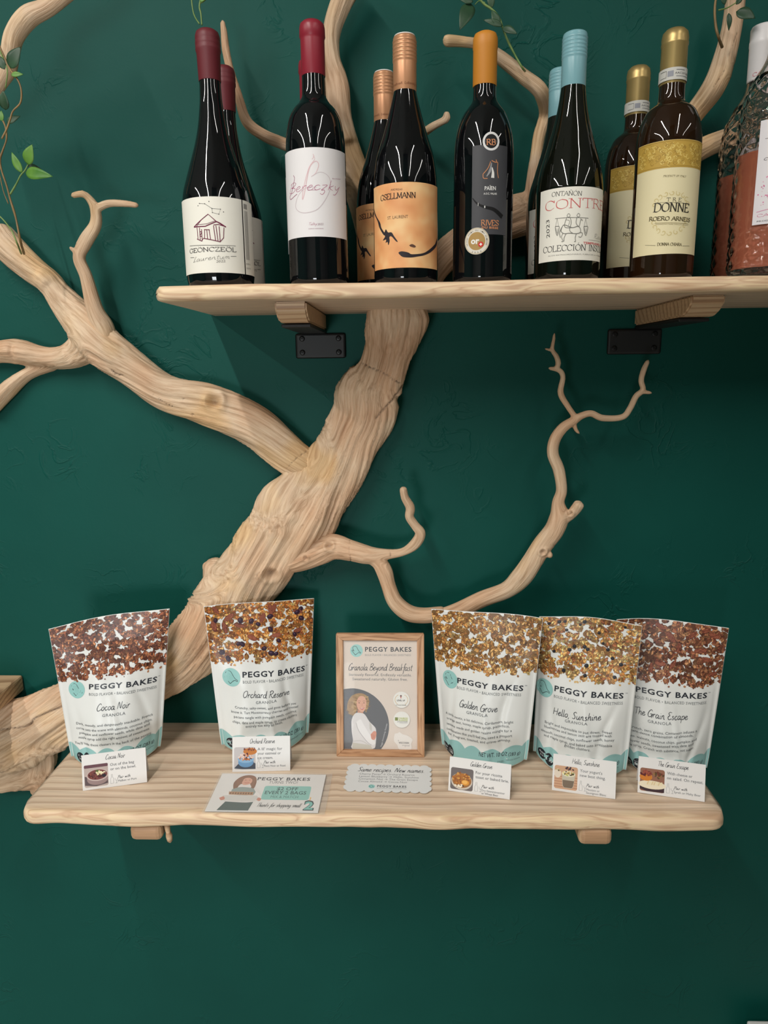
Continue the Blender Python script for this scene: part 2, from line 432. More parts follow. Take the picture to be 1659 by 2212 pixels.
# little peg under the lower shelf
P = pix(362, 1791, .255); Q = pix(363, 1806, .25)
bm = bmesh.new(); rings = []
for t, rr, dx in ((-.1, .0045, 0), (.3, .004, 0), (.6, .0035, .0005), (.9, .0048, .0015), (1.25, .004, .002), (1.4, .0015, .0022)):
    c = Vector(P)*(1-t)+Vector(Q)*t
    z = LO_BOT-.001-max(0, t)*.022
    rings.append([bm.verts.new((P[0]+dx+rr*math.cos(a), P[1]+rr*math.sin(a), z)) for a in np.linspace(0, 2*math.pi, 10, endpoint=False)])
for a, b_ in zip(rings[:-1], rings[1:]):
    for k in range(10): bm.faces.new((a[k], b_[k], b_[(k+1) % 10], a[(k+1) % 10]))
bm.faces.new(rings[-1]); bm.faces.new(rings[0][::-1])
bmesh.ops.recalc_face_normals(bm, faces=bm.faces)
tag(bm_obj('wooden_peg', bm, BLOCK, None, smooth=True), 'small pale wooden peg hanging under the lower shelf', 'peg')

# white box whose corner shows at the lower right
C0 = pix(1612, 2203, .03)
bm = box_bm(0, .36, -.30, 0, 0, float(C0[2]), .004)
tag(bm_obj('storage_box', bm, M['white'], None, loc=(float(C0[0]), -.03, 0)), 'white box whose top corner shows at the bottom right', 'box')

# ------------------------------------------------------------------ driftwood tree
def path3(pts, dflat=0.75, w0=None):
    """(px, py, r_px[, w]) -> world points and radii; w = distance of the axis from the wall"""
    out = []
    for p in pts:
        r0 = p[2]*CAM_D/F_PX
        w = p[3] if len(p) > 3 and p[3] is not None else (w0 if w0 is not None else r0*dflat+.003)
        P = pix(p[0], p[1], w)
        out.append((*P, p[2]*depth(P)/F_PX))
    return out

def drift(name, paths, parent, voxel, flat=0.75, ridge=1.0, seed=0, knots=(), cracks=(), flute=.1, w0=None, label=None):
    bm = bmesh.new(); samples = []   # (pos, tangent frame, s, r)
    soff = seed*3.7
    for pi, pts in enumerate(paths):
        P4 = catmull(path3(pts, flat, w0), 12)
        # resample by length
        seg = np.linalg.norm(np.diff(P4[:, :3], axis=0), axis=1); cum = np.concatenate([[0], np.cumsum(seg)])
        step = max(.003, float(np.mean(P4[:, 3]))*.25); n = max(6, int(cum[-1]/step))
        ss = np.linspace(0, cum[-1], n)
        R4 = np.stack([np.interp(ss, cum, P4[:, k]) for k in range(4)], 1)
        s_off = soff
        if samples:
            near = min(samples, key=lambda q: (q[0]-Vector(R4[0, :3])).length); s_off = near[4]
        N = 28; rings = []
        for i in range(n):
            a, b_ = R4[max(0, i-1), :3], R4[min(n-1, i+1), :3]
            T = Vector(b_-a).normalized()
            U = Vector((0, -1, 0)); U = (U-T*U.dot(T)).normalized(); W = T.cross(U)
            r = max(R4[i, 3], .0012); ring = []
            s = ss[i]+s_off
            endk = 1.0
            de = min(ss[i], cum[-1]-ss[i])
            if de < r*.6: endk = math.sqrt(max(.12, 1-(1-de/(r*.6))**2))
            for k in range(N):
                th = 2*math.pi*k/N
                fl = 1+flute*(math.sin(2*th+s*7+seed)*.6+math.sin(3*th-s*9+seed*2)*.5+math.sin(5*th+s*12)*.25)
                if k % N == 0 and False: pass
                fl *= 1+flute*.8*mnoise.noise((math.cos(th)*1.2, math.sin(th)*1.2, s*14+seed))
                u, w_ = math.cos(th)*r*fl*endk*(flat if r > .02 else 1.0), math.sin(th)*r*fl*endk
                ring.append(bm.verts.new(Vector(R4[i, :3])+U*u+W*w_))
            rings.append(ring)
            if i % 2 == 0: samples.append((Vector(R4[i, :3]), T, U, W, s, r))
        for ra, rb in zip(rings[:-1], rings[1:]):
            for k in range(N): bm.faces.new((ra[k], rb[k], rb[(k+1) % N], ra[(k+1) % N]))
        bm.faces.new(rings[0]); bm.faces.new(rings[-1][::-1])
    bmesh.ops.recalc_face_normals(bm, faces=bm.faces)
    me = bpy.data.meshes.new('tmp'); bm.to_mesh(me); bm.free()
    ob = bpy.data.objects.new('tmp', me); COL.objects.link(ob)
    md = ob.modifiers.new('r', 'REMESH'); md.mode = 'VOXEL'; md.voxel_size = voxel; md.adaptivity = 0
    sm = ob.modifiers.new('s', 'SMOOTH'); sm.factor = .5; sm.iterations = 6
    dg = bpy.context.evaluated_depsgraph_get(); dg.update()
    res = bpy.data.meshes.new_from_object(ob.evaluated_get(dg))
    bpy.data.objects.remove(ob); bpy.data.meshes.remove(me)
    kd = KDTree(len(samples))
    for i, s in enumerate(samples): kd.insert(s[0], i)
    kd.balance()
    nv = len(res.vertices); G = np.zeros((nv, 3), np.float32); CK = np.zeros(nv, np.float32)
    co = np.empty(nv*3); res.vertices.foreach_get('co', co); co = co.reshape(-1, 3)
    no = np.empty(nv*3); res.vertices.foreach_get('normal', no); no = no.reshape(-1, 3)
    disp = np.zeros(nv); RAW = np.zeros((nv, 4))
    for v in range(nv):
        p = Vector(co[v]); wsum = 0; cs = sn = st = rr = 0
        for (c_, i, d_) in kd.find_n(p, 2):
            P, T, U, W, s, r = samples[i]
            wgt = 1/(d_+.002); q = p-P
            if wsum and abs(s+q.dot(T)-st/wsum) > .5: continue
            cs += q.dot(U)*wgt; sn += q.dot(W)*wgt; st += (s+q.dot(T))*wgt; rr += r*wgt; wsum += wgt
        cs /= wsum; sn /= wsum; st /= wsum; rr /= wsum
        h = math.hypot(cs, sn) or 1e-6
        RAW[v] = (cs/h, sn/h, st, rr)
    # even the grain coordinates out over the surface so that they flow round bends and forks
    ne = len(res.edges); ed = np.empty(ne*2, np.int64); res.edges.foreach_get('vertices', ed); ed = ed.reshape(-1, 2)
    deg = np.bincount(ed.ravel(), minlength=nv).astype(float); deg[deg == 0] = 1
    for it in range(26):
        nxt = np.stack([np.bincount(ed[:, 0], RAW[ed[:, 1], q], nv)+np.bincount(ed[:, 1], RAW[ed[:, 0], q], nv) for q in range(4)], 1)/deg[:, None]
        RAW = RAW*.35+nxt*.65
    hh = np.hypot(RAW[:, 0], RAW[:, 1]); hh[hh < 1e-4] = 1e-4
    for v in range(nv):
        cs, sn, st, rr = RAW[v]; h = hh[v]
        tw = st*5.0; c2, s2 = math.cos(tw), math.sin(tw)      # the grain twists slowly round the limb
        a_, b2 = (cs*c2-sn*s2)/h, (cs*s2+sn*c2)/h
        kk = min(6.0, max(1.6, rr*110))
        g = (a_*kk, b2*kk, st*9.0); G[v] = g
        amp = min(.0046, rr*.08)*ridge
        n1 = mnoise.noise((g[0]*.42, g[1]*.42, g[2]*.36+seed))
        n2 = mnoise.noise((g[0]*1.25, g[1]*1.25, g[2]*.42+seed+7))
        n3 = mnoise.noise((g[0]*3.4, g[1]*3.4, g[2]*.6+seed+3))
        disp[v] = amp*(1.7*n1+.8*(.5-abs(n2)*2)+.22*n3)
    for (kx, ky, kr) in knots:
        kp = None
        cand = proj(co); dd = np.hypot(cand[:, 0]-kx, cand[:, 1]-ky)+np.where(no[:, 1] < 0, 0, 1e4)
        j = int(np.argmin(dd)); kp = co[j]
        rad = kr*depth(kp)/F_PX; D = np.linalg.norm(co-kp, axis=1)/rad
        ang = np.arctan2(co[:, 2]-kp[2], co[:, 0]-kp[0])
        disp += np.where(D < 3, .0035*np.exp(-((D-1.25)/.35)**2)*(1+.4*np.sin(ang*2+1))-.007*np.exp(-(D/.62)**2)+.0012*np.cos(D*7)*np.exp(-D), 0)*min(1, rad/.01)
        CK = np.maximum(CK, .55*np.exp(-(D/.55)**2))
    if cracks:
        PJ = proj(co)
        for line, wd in cracks:
            L_ = catmull(line, 14)
            best = np.full(nv, 1e9)
            for q in L_: best = np.minimum(best, np.hypot(PJ[:, 0]-q[0], PJ[:, 1]-q[1]))
            best = np.where(no[:, 1] < .2, best, 1e9)
            kf = np.clip(1-best/wd, 0, 1); CK = np.maximum(CK, kf); disp -= .003*kf
    co = co+no*disp[:, None]
    co[:, 1] = np.minimum(co[:, 1], -.0008)
    res.vertices.foreach_set('co', co.ravel()); res.update()
    at = res.attributes.new('grain', 'FLOAT_VECTOR', 'POINT'); at.data.foreach_set('vector', G.ravel())
    at = res.attributes.new('crack', 'FLOAT', 'POINT'); at.data.foreach_set('value', CK)
    res.polygons.foreach_set('use_smooth', [True]*len(res.polygons))
    res.materials.clear(); res.materials.append(M['drift'])
    o = bpy.data.objects.new(name, res); COL.objects.link(o)
    res.name = name
    if parent:
        o.parent = parent; o.location = -parent.location
    if label: o['label'] = label
    return o

TREE = tag(empty('driftwood_tree', tuple(float(v) for v in pix(390, 1480, 0.0))), 'pale branching driftwood tree fixed to the dark green wall', 'tree')
drift('trunk', [
    [(862, 640, 68, .05), (852, 700, 66, .05), (826, 790, 50, .052), (798, 850, 69), (788, 895, 67), (756, 950, 64), (726, 1005, 66), (688, 1060, 70),
     (648, 1110, 84), (606, 1160, 72), (560, 1215, 70), (520, 1265, 70), (484, 1320, 72), (440, 1375, 70), (385, 1425, 66), (300, 1470, 64), (215, 1510, 64), (130, 1550, 68), (60, 1580, 76), (-30, 1610, 84)],
    [(676, 975, 26, .024), (655, 1035, 40, .03), (612, 1105, 42, .034)],
    [(505, 1245, 50), (468, 1240, 42), (478, 1222, 26), (490, 1212, 14)],
    [(90, 1600, 40), (75, 1660, 42), (30, 1678, 34), (-20, 1690, 30)],
    [(75, 1655, 30), (88, 1690, 22), (72, 1712, 10)]],
    TREE, .0026, flat=.52, ridge=1.15, seed=1, flute=.09,
    knots=((585, 1240, 16),),
    cracks=(([(868, 832), (850, 858), (832, 880), (812, 902)], 2.4), ([(782, 786), (812, 798), (848, 818), (862, 826)], 1.8), ([(132, 1527), (100, 1540), (75, 1552), (60, 1567), (0, 1577)], 3.0)))
drift('limb', [
    [(672, 1018, 38, .024), (625, 982, 40, .028), (545, 917, 44), (452, 876, 43), (357, 848, 37), (281, 797, 38), (222, 752, 46), (178, 700, 42), (136, 652, 32), (104, 610, 27), (62, 576, 30), (14, 528, 33), (-6, 488, 26)],
    [(200, 742, 40), (150, 770, 26), (100, 774, 23), (38, 760, 27), (0, 760, 23), (-60, 768, 20)],
    [(120, 785, 14), (60, 808, 13), (12, 846, 18), (-30, 892, 18)]],
    TREE, .0022, flat=.75, ridge=1.1, seed=2, flute=.08, knots=((464, 868, 17), (396, 862, 3), (416, 896, 4)),
    cracks=(([(240, 800), (250, 808), (265, 812)], 1.6), ([(328, 850), (350, 868), (372, 880)], 1.2), ([(662, 975), (640, 990), (618, 1012)], 1.3)))
drift('branch', [
    [(236, 738, 18, .026), (224, 706, 22, .036), (206, 668, 18, .046), (188, 600, 14, .058), (172, 556, 13.5, .065), (186, 522, 15, .07), (207, 486, 13, .075), (206, 452, 11, .08), (192, 428, 8, .085), (177, 419, 7, .09), (153, 423, 5.5, .095)],
    [(206, 452, 9, .08), (234, 440, 8, .082), (270, 440, 7, .09), (299, 444, 5.5, .095)],
    [(183, 421, 5, .088), (175, 411, 3, .088)], [(166, 545, 6, .066), (149, 533, 3, .068)]],
    TREE, .0014, flat=1, ridge=.5, seed=3, flute=.05)
drift('branch', [
    [(592, 1214, 26, .026), (640, 1203, 33, .034), (684, 1190, 33, .038), (722, 1181, 28, .042), (757, 1189, 23, .046), (798, 1199, 20, .05), (838, 1197, 12, .052), (870, 1192, 9.5, .056), (895, 1176, 12.5, .06), (908, 1153, 12, .064), (897, 1136, 10, .066), (884, 1116, 10, .068), (886, 1097, 10.5, .07), (874, 1074, 9, .074), (870, 1051, 8, .078)],
    [(800, 1202, 16, .05), (818, 1214, 17, .05), (830, 1234, 19, .05), (839, 1264, 17, .05), (853, 1298, 18, .05), (880, 1322, 19, .05), (912, 1329, 18, .05), (965, 1325, 17, .052)]],
    TREE, .0017, flat=.9, ridge=.7, seed=4, flute=.07, knots=((712, 1180, 9), (660, 1205, 6)),
    cracks=(([(756, 1168), (755, 1190), (757, 1212)], 1.2), ([(842, 1188), (843, 1202)], 1.2)))
drift('branch', [
    [(930, 1336, 14, .05), (985, 1322, 18, .052), (1040, 1296, 18, .055), (1095, 1275, 18, .056), (1126, 1247, 22, .058), (1150, 1213, 21.5, .06), (1172, 1178, 21, .062), (1197, 1146, 21, .064), (1208, 1116, 20, .066), (1206, 1085, 13, .068), (1213, 1058, 11.5, .07), (1207, 1016, 12, .072), (1194, 981, 12, .074), (1198, 950, 12, .076), (1216, 924, 11, .078), (1240, 908, 9, .08),
     (1256, 898, 7.5, .08), (1277, 893, 7, .08), (1302, 903, 7, .08), (1344, 901, 6.5, .08), (1361, 882, 6.5, .08), (1374, 856, 6.5, .082), (1389, 842, 6, .084), (1385, 822, 6, .086), (1391, 798, 6, .088), (1401, 777, 4.5, .09)],
    [(1212, 1122, 15, .066), (1232, 1112, 11, .07), (1245, 1098, 11.5, .074), (1254, 1084, 11.5, .078)],
    [(1243, 912, 7, .08), (1239, 897, 6, .08), (1226, 877, 6, .082), (1211, 849, 6.5, .084), (1216, 815, 5.5, .086), (1208, 800, 5.5, .087), (1184, 795, 3.5, .088)],
    [(1200, 798, 4.5, .088), (1206, 786, 6, .088), (1202, 770, 5.5, .089), (1193, 755, 4.5, .09), (1196, 734, 3.8, .092), (1198, 718, 2.4, .094)],
    [(1196, 758, 3.5, .09), (1176, 753, 2.4, .09)], [(1386, 846, 5, .084), (1409, 849, 3.2, .084)],
    [(1240, 914, 6, .079), (1244, 928, 4, .078), (1253, 938, 2.6, .078)], [(1184, 1196, 9, .066), (1191, 1203, 4.5, .075)]],
    TREE, .0013, flat=1, ridge=.45, seed=5, flute=.05, knots=((1172, 1192, 7), (1232, 1108, 6)))
# above the upper shelf
drift('trunk', [
    [(856, 650, 60, .034), (838, 590, 42, .028), (806, 500, 34, .026), (780, 420, 32, .026), (752, 340, 30, .026), (732, 260, 27, .028), (728, 190, 27, .03), (716, 125, 20, .034), (716, 70, 20, .04), (736, 10, 24, .046), (775, -60, 26, .05)],
    [(885, 650, 44, .03), (940, 575, 34, .026), (1020, 510, 34, .026), (1110, 466, 42, .026), (1215, 452, 38, .026), (1305, 458, 34, .026), (1400, 410, 28, .026), (1480, 345, 24, .026), (1530, 315, 22, .03), (1600, 292, 21, .03), (1690, 280, 20, .03)],
    [(762, 400, 20, .026), (700, 345, 15, .032), (615, 312, 12.5, .032), (570, 292, 12, .058), (533, 262, 12, .06), (514, 205, 9.5, .062), (497, 150, 9, .064), (488, 108, 9, .066), (484, 70, 7.5, .068), (480, 42, 5, .07)],
    [(1150, 455, 20, .026), (1150, 400, 15, .032), (1158, 335, 12.5, .032), (1165, 292, 13, .032), (1178, 245, 14, .032), (1168, 198, 16, .064), (1130, 165, 14.5, .066), (1085, 128, 14, .068), (1040, 98, 11, .07), (1000, 90, 10.5, .072), (968, 88, 12, .074), (957, 90, 11, .075)],
    [(795, 430, 16, .026), (850, 365, 13, .032), (905, 300, 10, .032), (930, 277, 9, .058), (955, 263, 8, .06), (966, 256, 8.5, .062), (962, 240, 6.5, .064)],
    [(1365, 430, 26, .026), (1430, 330, 24, .026), (1500, 245, 22, .032), (1544, 185, 25, .058), (1566, 125, 24, .06), (1582, 62, 22, .062), (1590, 0, 21, .065), (1592, -50, 20, .068)],
    [(1570, 165, 10, .06), (1581, 166, 4, .062)]],
    TREE, .0020, flat=.6, ridge=.9, seed=6, flute=.07,
    cracks=(([(1594, 70), (1580, 105), (1566, 150), (1540, 190)], 1.3),))
drift('branch', [
    [(175, -40, 16, .15), (110, 12, 17, .15), (62, 36, 21, .15), (32, 75, 20, .145), (22, 115, 19, .14), (18, 150, 17, .13), (-6, 186, 16, .12), (-60, 260, 20, .1)]],
    TREE, .0020, flat=1, ridge=.35, seed=7, flute=.04)

# ------------------------------------------------------------------ printing: flat shapes in surface coordinates
SCRIPT = {
 'a': (10, '7,8 4,10 1,6 1,2 3,0 6,3 8,9|8,9 7,3 8,0 10,1'), 'b': (9, '3,20 1,0|1.5,6 5,10 7.5,7 6.5,2 4,0 1,1'), 'c': (8.5, '7,8 5,10 2,8 1,4 3,0 6,1 8,3'),
 'd': (10, '7,8 4,10 1,6 1,2 3,0 6,3 9,20|9,20 7.5,5 8,0 10,1'), 'e': (8, '1,4 5,6 6,9 4,10 1,6 1,2 3,0 6,1 8,4'),
 'f': (7, '9,18 7,20 5,15 4,2 3,-7 1,-9|1,9 8,10'), 'g': (10, '7,8 4,10 1,6 1,2 3,0 6,3 8,9|8,9 7,-4 4,-9 1,-7'),
 'h': (9.5, '3,20 1,0|1.5,4 4,9 6,10 7,7 6.5,2 7.5,0 9,1'), 'i': (4.5, '2,9 1.5,2 2.5,0 4,1|2.8,13.2 3.2,14.4'), 'k': (8, '3,20 1,0|7,10 2,5 7,0'),
 'l': (4.5, '3,20 1.5,3 2.5,0 4,1'), 'm': (12, '1.5,10 1,0|1.5,5 4,10 5.5,8 5,0|5.3,5 8,10 9.5,8 9,2 10,0 11.5,1'), 'n': (9.5, '1.5,10 1,0|1.5,5 4,9.5 6,9.5 6.3,2 7.5,0 9,1'),
 'o': (9, '5,10 2,8 1,3 3,0 6,1 7.5,5 7,9 5,10'), 'p': (9, '2,10 0,-9|1.5,6 5,10 7.5,8 7,3 4,0 1,2'), 'r': (7, '1.5,10 1,0|1.4,5 4,9.5 6.5,9'),
 's': (7.5, '6,8.5 4,10 2,8 4,5.5 5.5,3 4,0 1,1'), 't': (6.5, '4,17 2.5,4 3.5,0 5.5,1|0.5,11 7,12'), 'u': (10, '1.5,10 1,3 3,0 6,4 7.5,10|7.5,10 7,2 8,0 9.5,1'),
 'v': (8, '1,10 3,0 7,10'), 'w': (11, '1,10 3,0 5.5,8 7,0 10,10'), 'y': (9, '1.5,10 2,4 4,2 7,8|8,10 6,0 3,-8 0,-8'), 'z': (8, '1,9.5 7,10 1,0 4,0 5,-4 3,-9 0,-7'),
 'x': (8, '1,10 7,0|7,10 1,0'),
 'C': (12, '12,16 9,20 4,15 1,6 3,0 8,1 12,4'), 'N': (13.5, '1,0 4,19 9,1 12,20'), 'O': (13, '8,20 3,16 1,7 4,0 9,3 12,11 11,18 8,20'),
 'R': (13, '4,18 1,0|1,16 6,20 11,17 8,11 3,9|4,9 10,0 13,1'), 'G': (13, '12,16 9,20 4,15 1,6 3,0 8,1 11,7|6,8 12,8 10,-2'), 'H': (13.5, '3,20 1,0|12,20 10,0|1,9 12,11'),
 'S': (11, '11,17 8,20 4,17 5,12 8,7 6,1 1,2'), 'T': (11, '1,18 14,20|7,19 5,0'), 'E': (11, '11,19 6,20 3,16 6,11 2,7 3,1 7,0 11,3'),
 'B': (12, '4,19 1,0|2,17 7,20 11,17 8,12 4,10 9,9 11,5 7,0 1,1'), 'L': (10, '8,17 7,20 5,14 2,1 1,0 6,1 10,1'), 'P': (11, '4,18 1,0|1,16 6,20 11,17 8,11 3,9'),
 'F': (10, '2,18 11,20|5,19 3,0|3,10 9,11'), ',': (4, '2,1 1,-4'), '.': (4, '1.5,0 2,.8'), ' ': (6, ''), "'": (4, '2,20 1.5,16'), '2': (9, '1,15 5,19 8,15 1,0 8,1'), '0': (9, '5,19 1,10 4,0 8,8 5,19'),
}
SERIF = {  # curves marked ~ ; # = serif foot
 'A': (9.4, '0,0 4.6,10 9.2,0|1.6,3.6 7.6,3.6', '0,0 9.2,0'), 'B': (8, '1.5,0 1.5,10|~1.5,10 5,10 6.5,7.7 5,5.3 1.5,5.3|~1.5,5.3 5.5,5.2 7.2,2.6 5.5,0 1.5,0', '1,0 1,10'),
 'C': (9.4, '~8.5,8 5.5,10 2,8.8 .8,5 2,1.2 5.5,0 8.5,2|8.5,7.2 8.5,9.8', ''), 'D': (10, '1.5,0 1.5,10|~1.5,10 5,10 8.8,7.5 8.8,2.5 5,0 1.5,0', '1,0 1,10'),
 'E': (8.2, '1.5,0 1.5,10|1.5,10 7,10 7,8|1.5,5.2 5.5,5.2|1.5,0 7.2,0 7.2,2', '1,0 1,10'), 'G': (10, '~8.5,8 5.5,10 2,8.8 .8,5 2,1.2 5.5,0 8.5,1.4|8.5,.8 8.5,4.2|8.5,7.2 8.5,9.8', '8.5,4.2'),
 'H': (10, '1.6,0 1.6,10|8.2,0 8.2,10|1.6,5.2 8.2,5.2', '1.6,0 1.6,10 8.2,0 8.2,10'), 'I': (4.4, '2.2,0 2.2,10', '2.2,0 2.2,10'), 'L': (8, '1.6,10 1.6,0|1.6,0 7,0 7,2.2', '1.6,10 1.2,0'),
 'M': (11.4, '1,0 1.6,10 5.6,1 9.4,10 10,0', '1,0 1.2,10 9.8,10 10,0'), 'N': (10, '1.5,0 1.5,10 8.3,0 8.3,10', '1.5,0 1.1,10 8.3,10'), 'O': (10.4, '~5.2,10 1.8,8.4 .9,5 1.8,1.6 5.2,0 8.6,1.6 9.5,5 8.6,8.4 5.2,10', ''),
 'P': (8, '1.5,0 1.5,10|~1.5,10 5,10 6.8,7.5 5,5 1.5,5', '1.5,0 1,10'), 'R': (9, '1.5,0 1.5,10|~1.5,10 5,10 6.6,7.7 5,5.3 1.5,5.3|4,5.3 8.4,0', '1.5,0 1,10 8.6,0'),
 'S': (8, '~6.8,8.2 4.5,10 1.6,9 1.5,6.6 4,5.2 6.8,3.4 6.5,1 3.8,0 1,1.8|6.8,7.6 6.8,9.8|1,2.4 1,.2', ''), 'T': (9, '4.5,0 4.5,10|.5,7.8 .5,10 8.5,10 8.5,7.8', '4.5,0'),
 'U': (9.6, '1.5,10 1.5,3|~1.5,3 2.6,.5 4.8,0 7,.6 8,3|8,3 8,10', '1.5,10 8,10'), 'V': (9, '0,10 4.5,0 9,10', '0,10 9,10'), 'Z': (8.4, '1,8.2 1,10 7.2,10 .8,0 7.4,0 7.4,2', ''), 'Y': (9, '0,10 4.5,5 9,10|4.5,5 4.5,0', '0,10 9,10 4.5,0'),
 'F': (8, '1.5,0 1.5,10|1.5,10 7,10 7,8|1.5,5.2 5.5,5.2', '1.5,0 1,10'), '2': (7.4, '~1,7.5 3.5,10 6,8 5.4,5 1,0|1,0 6.4,0 6.4,1.6', ''), '0': (7.6, '~3.8,10 1,5 3.8,0 6.6,5 3.8,10', ''), '3': (7, '~1,8.5 3.5,10 5.8,8 3.2,5.4 6,3 3.5,0 .8,1.2', ''),
 '1': (5, '1,8.5 2.8,10 2.8,0', '2.8,0'), '4': (7.4, '5.2,0 5.2,10 .8,3 6.8,3', ''), ' ': (5, '', ''), '-': (6, '1,5 5,5', ''), '.': (4, '1.6,0 1.6,1', ''), ',': (4, '1.6,1 1.2,-1', ''), '&': (9, '~8,0 3,7 3.5,10 5.4,8 1.4,3.5 3,0 8,4.5', ''),
}
_FONT_CACHE = {}
def font_tris(s, bold, spacing):
    key = (s, bold, spacing)
    if key in _FONT_CACHE: return _FONT_CACHE[key]
    cu = bpy.data.curves.new('t', 'FONT'); cu.body = s; cu.size = 1.0; cu.offset = bold; cu.space_character = spacing
    cu.resolution_u = 2; cu.fill_mode = 'FRONT'
    ob = bpy.data.objects.new('t', cu)
    me = ob.to_mesh(); me.calc_loop_triangles()
    V = np.array([v.co[:2] for v in me.vertices]).reshape(-1, 2); T = np.array([t.vertices[:] for t in me.loop_triangles]).reshape(-1, 3)
    ob.to_mesh_clear(); bpy.data.objects.remove(ob); bpy.data.curves.remove(cu)
    _FONT_CACHE[key] = (V, T)
    return V, T

HK = 0.78      # capital-height factor
class Print:
    """collects coloured flat shapes in (a, b) surface coordinates (metres), later wrapped on to a surface"""
    def __init__(self, base=0.00012, step=0.00001):
        self.V = []; self.T = []; self.C = []; self.E = []; self.n = 0; self.k = 0; self.base = base; self.step = step; self.maxl = 0.0020; self.hk = HK
    def raw(self, V, T, col, eps=None):
        V = np.asarray(V, float).reshape(-1, 2); T = np.asarray(T, int).reshape(-1, 3)
        if len(V) == 0 or len(T) == 0: return
        # split long edges so that shapes follow curved surfaces
        for _ in range(6):
            e = np.max([np.linalg.norm(V[T[:, i]]-V[T[:, (i+1) % 3]], axis=1) for i in range(3)], axis=0)
            big = e > self.maxl
            if not big.any(): break
            tb = T[big]; m = []
            base = len(V)
            mids = np.concatenate([(V[tb[:, 0]]+V[tb[:, 1]])/2, (V[tb[:, 1]]+V[tb[:, 2]])/2, (V[tb[:, 2]]+V[tb[:, 0]])/2])
            nb = len(tb); ab = base+np.arange(nb); bc = ab+nb; ca = bc+nb
            V = np.vstack([V, mids])
            T = np.vstack([T[~big], np.stack([tb[:, 0], ab, ca], 1), np.stack([ab, tb[:, 1], bc], 1), np.stack([ca, bc, tb[:, 2]], 1), np.stack([ab, bc, ca], 1)])
        if eps is None:
            self.k += 1; eps = self.base+self.k*self.step
        self.V.append(V); self.T.append(T+self.n); self.n += len(V)
        self.C.append(np.tile((*lin(col), 1.0), (len(V), 1))); self.E.append(np.full(len(V), eps))
    def poly(self, pts, col, eps=None):
        pts = [tuple(p) for p in pts]
        t = tessellate_polygon([[Vector((p[0], p[1], 0)) for p in pts]])
        self.raw(pts, t, col, eps)
    def ellipse(self, c, rx, ry, col, n=28, rot=0.0, eps=None, a0=0, a1=2*math.pi):
        a = np.linspace(a0, a1, n, endpoint=False); x, y = rx*np.cos(a), ry*np.sin(a)
        P = np.stack([c[0]+x*math.cos(rot)-y*math.sin(rot), c[1]+x*math.sin(rot)+y*math.cos(rot)], 1)
        P = np.vstack([P, [c]])
        self.raw(P, [(i, (i+1) % n, n) for i in range(n)], col, eps)
    def rect(self, x0, y0, x1, y1, col, eps=None):
        self.raw([(x0, y0), (x1, y0), (x1, y1), (x0, y1)], [(0, 1, 2), (0, 2, 3)], col, eps)
    def rrect(self, x0, y0, x1, y1, r, col):
        P = []
        for cx_, cy_, s in ((x1-r, y1-r, 0), (x0+r, y1-r, 1), (x0+r, y0+r, 2), (x1-r, y0+r, 3)):
            for q in range(5):
                a = math.pi/2*(s+q/4); P.append((cx_+r*math.cos(a), cy_+r*math.sin(a)))
        self.poly(P, col)
    def ring(self, c, r0, r1, col, n=32):
        a = np.linspace(0, 2*math.pi, n, endpoint=False)
        P = np.vstack([np.stack([c[0]+r*np.cos(a), c[1]+r*np.sin(a)], 1) for r in (r0, r1)])
        T = []
        for i in range(n):
            j = (i+1) % n; T += [(i, j, n+j), (i, n+j, n+i)]
        self.raw(P, T, col)
    def stroke(self, pts, w, col, smooth=0, closed=False, nib=None, eps=None):
        P = catmull(pts, smooth) if smooth and len(pts) > 2 else np.array(pts, float)
        if len(P) < 2: return
        d = np.gradient(P, axis=0); L_ = np.linalg.norm(d, axis=1); L_[L_ == 0] = 1; d = d/L_[:, None]
        nrm = np.stack([-d[:, 1], d[:, 0]], 1)
        ww = np.full(len(P), w) if np.isscalar(w) else np.interp(np.linspace(0, 1, len(P)), np.linspace(0, 1, len(w)), w)
        V = np.vstack([P+nrm*ww[:, None]/2, P-nrm*ww[:, None]/2]); n = len(P)
        T = []
        for i in range(n-1): T += [(i, i+1, n+i+1), (i, n+i+1, n+i)]
        self.raw(V, T, col, eps)
    def nibstroke(self, pts, w0, w1, col, smooth=0, nib=0.5, eps=None):
        P = catmull(pts, smooth) if smooth and len(pts) > 2 else np.array(pts, float)
        segs = [P] if smooth else [P[i:i+2] for i in range(len(P)-1)]
        for S in segs:
            d = np.gradient(S, axis=0); L_ = np.linalg.norm(d, axis=1); L_[L_ == 0] = 1
            ang = np.arctan2(d[:, 1], d[:, 0]); w = w0+(w1-w0)*np.abs(np.sin(ang-nib))
            nrm = np.stack([-d[:, 1], d[:, 0]], 1)/L_[:, None]; n = len(S)
            V = np.vstack([S+nrm*w[:, None]/2, S-nrm*w[:, None]/2]); T = []
            for i in range(n-1): T += [(i, i+1, n+i+1), (i, n+i+1, n+i)]
            self.raw(V, T, col, eps)
    def text(self, s, p0, p1, h, col, font='sans', bold=0.0, spacing=1.0, wt=None, slant=0.0):
        """s written along the baseline p0 -> p1 (surface coordinates), capital height h"""
        p0, p1 = np.array(p0, float), np.array(p1, float); h = h*self.hk
        self.k += 1; eps = self.base+self.k*self.step
        ax = p1-p0; W = np.linalg.norm(ax)
        if W < 1e-6: return
        ax = ax/W; ay = np.array([-ax[1], ax[0]])
        if font == 'sans':
            V, T = font_tris(s, bold, spacing)
            if len(V) == 0: return
            x0, x1 = V[:, 0].min(), V[:, 0].max()
            X = (V[:, 0]-x0)/(x1-x0)*W; Y = V[:, 1]*h/0.70
            Q = p0+np.outer(X+Y*slant, ax)+np.outer(Y, ay); self.raw(Q, T, col, eps); return
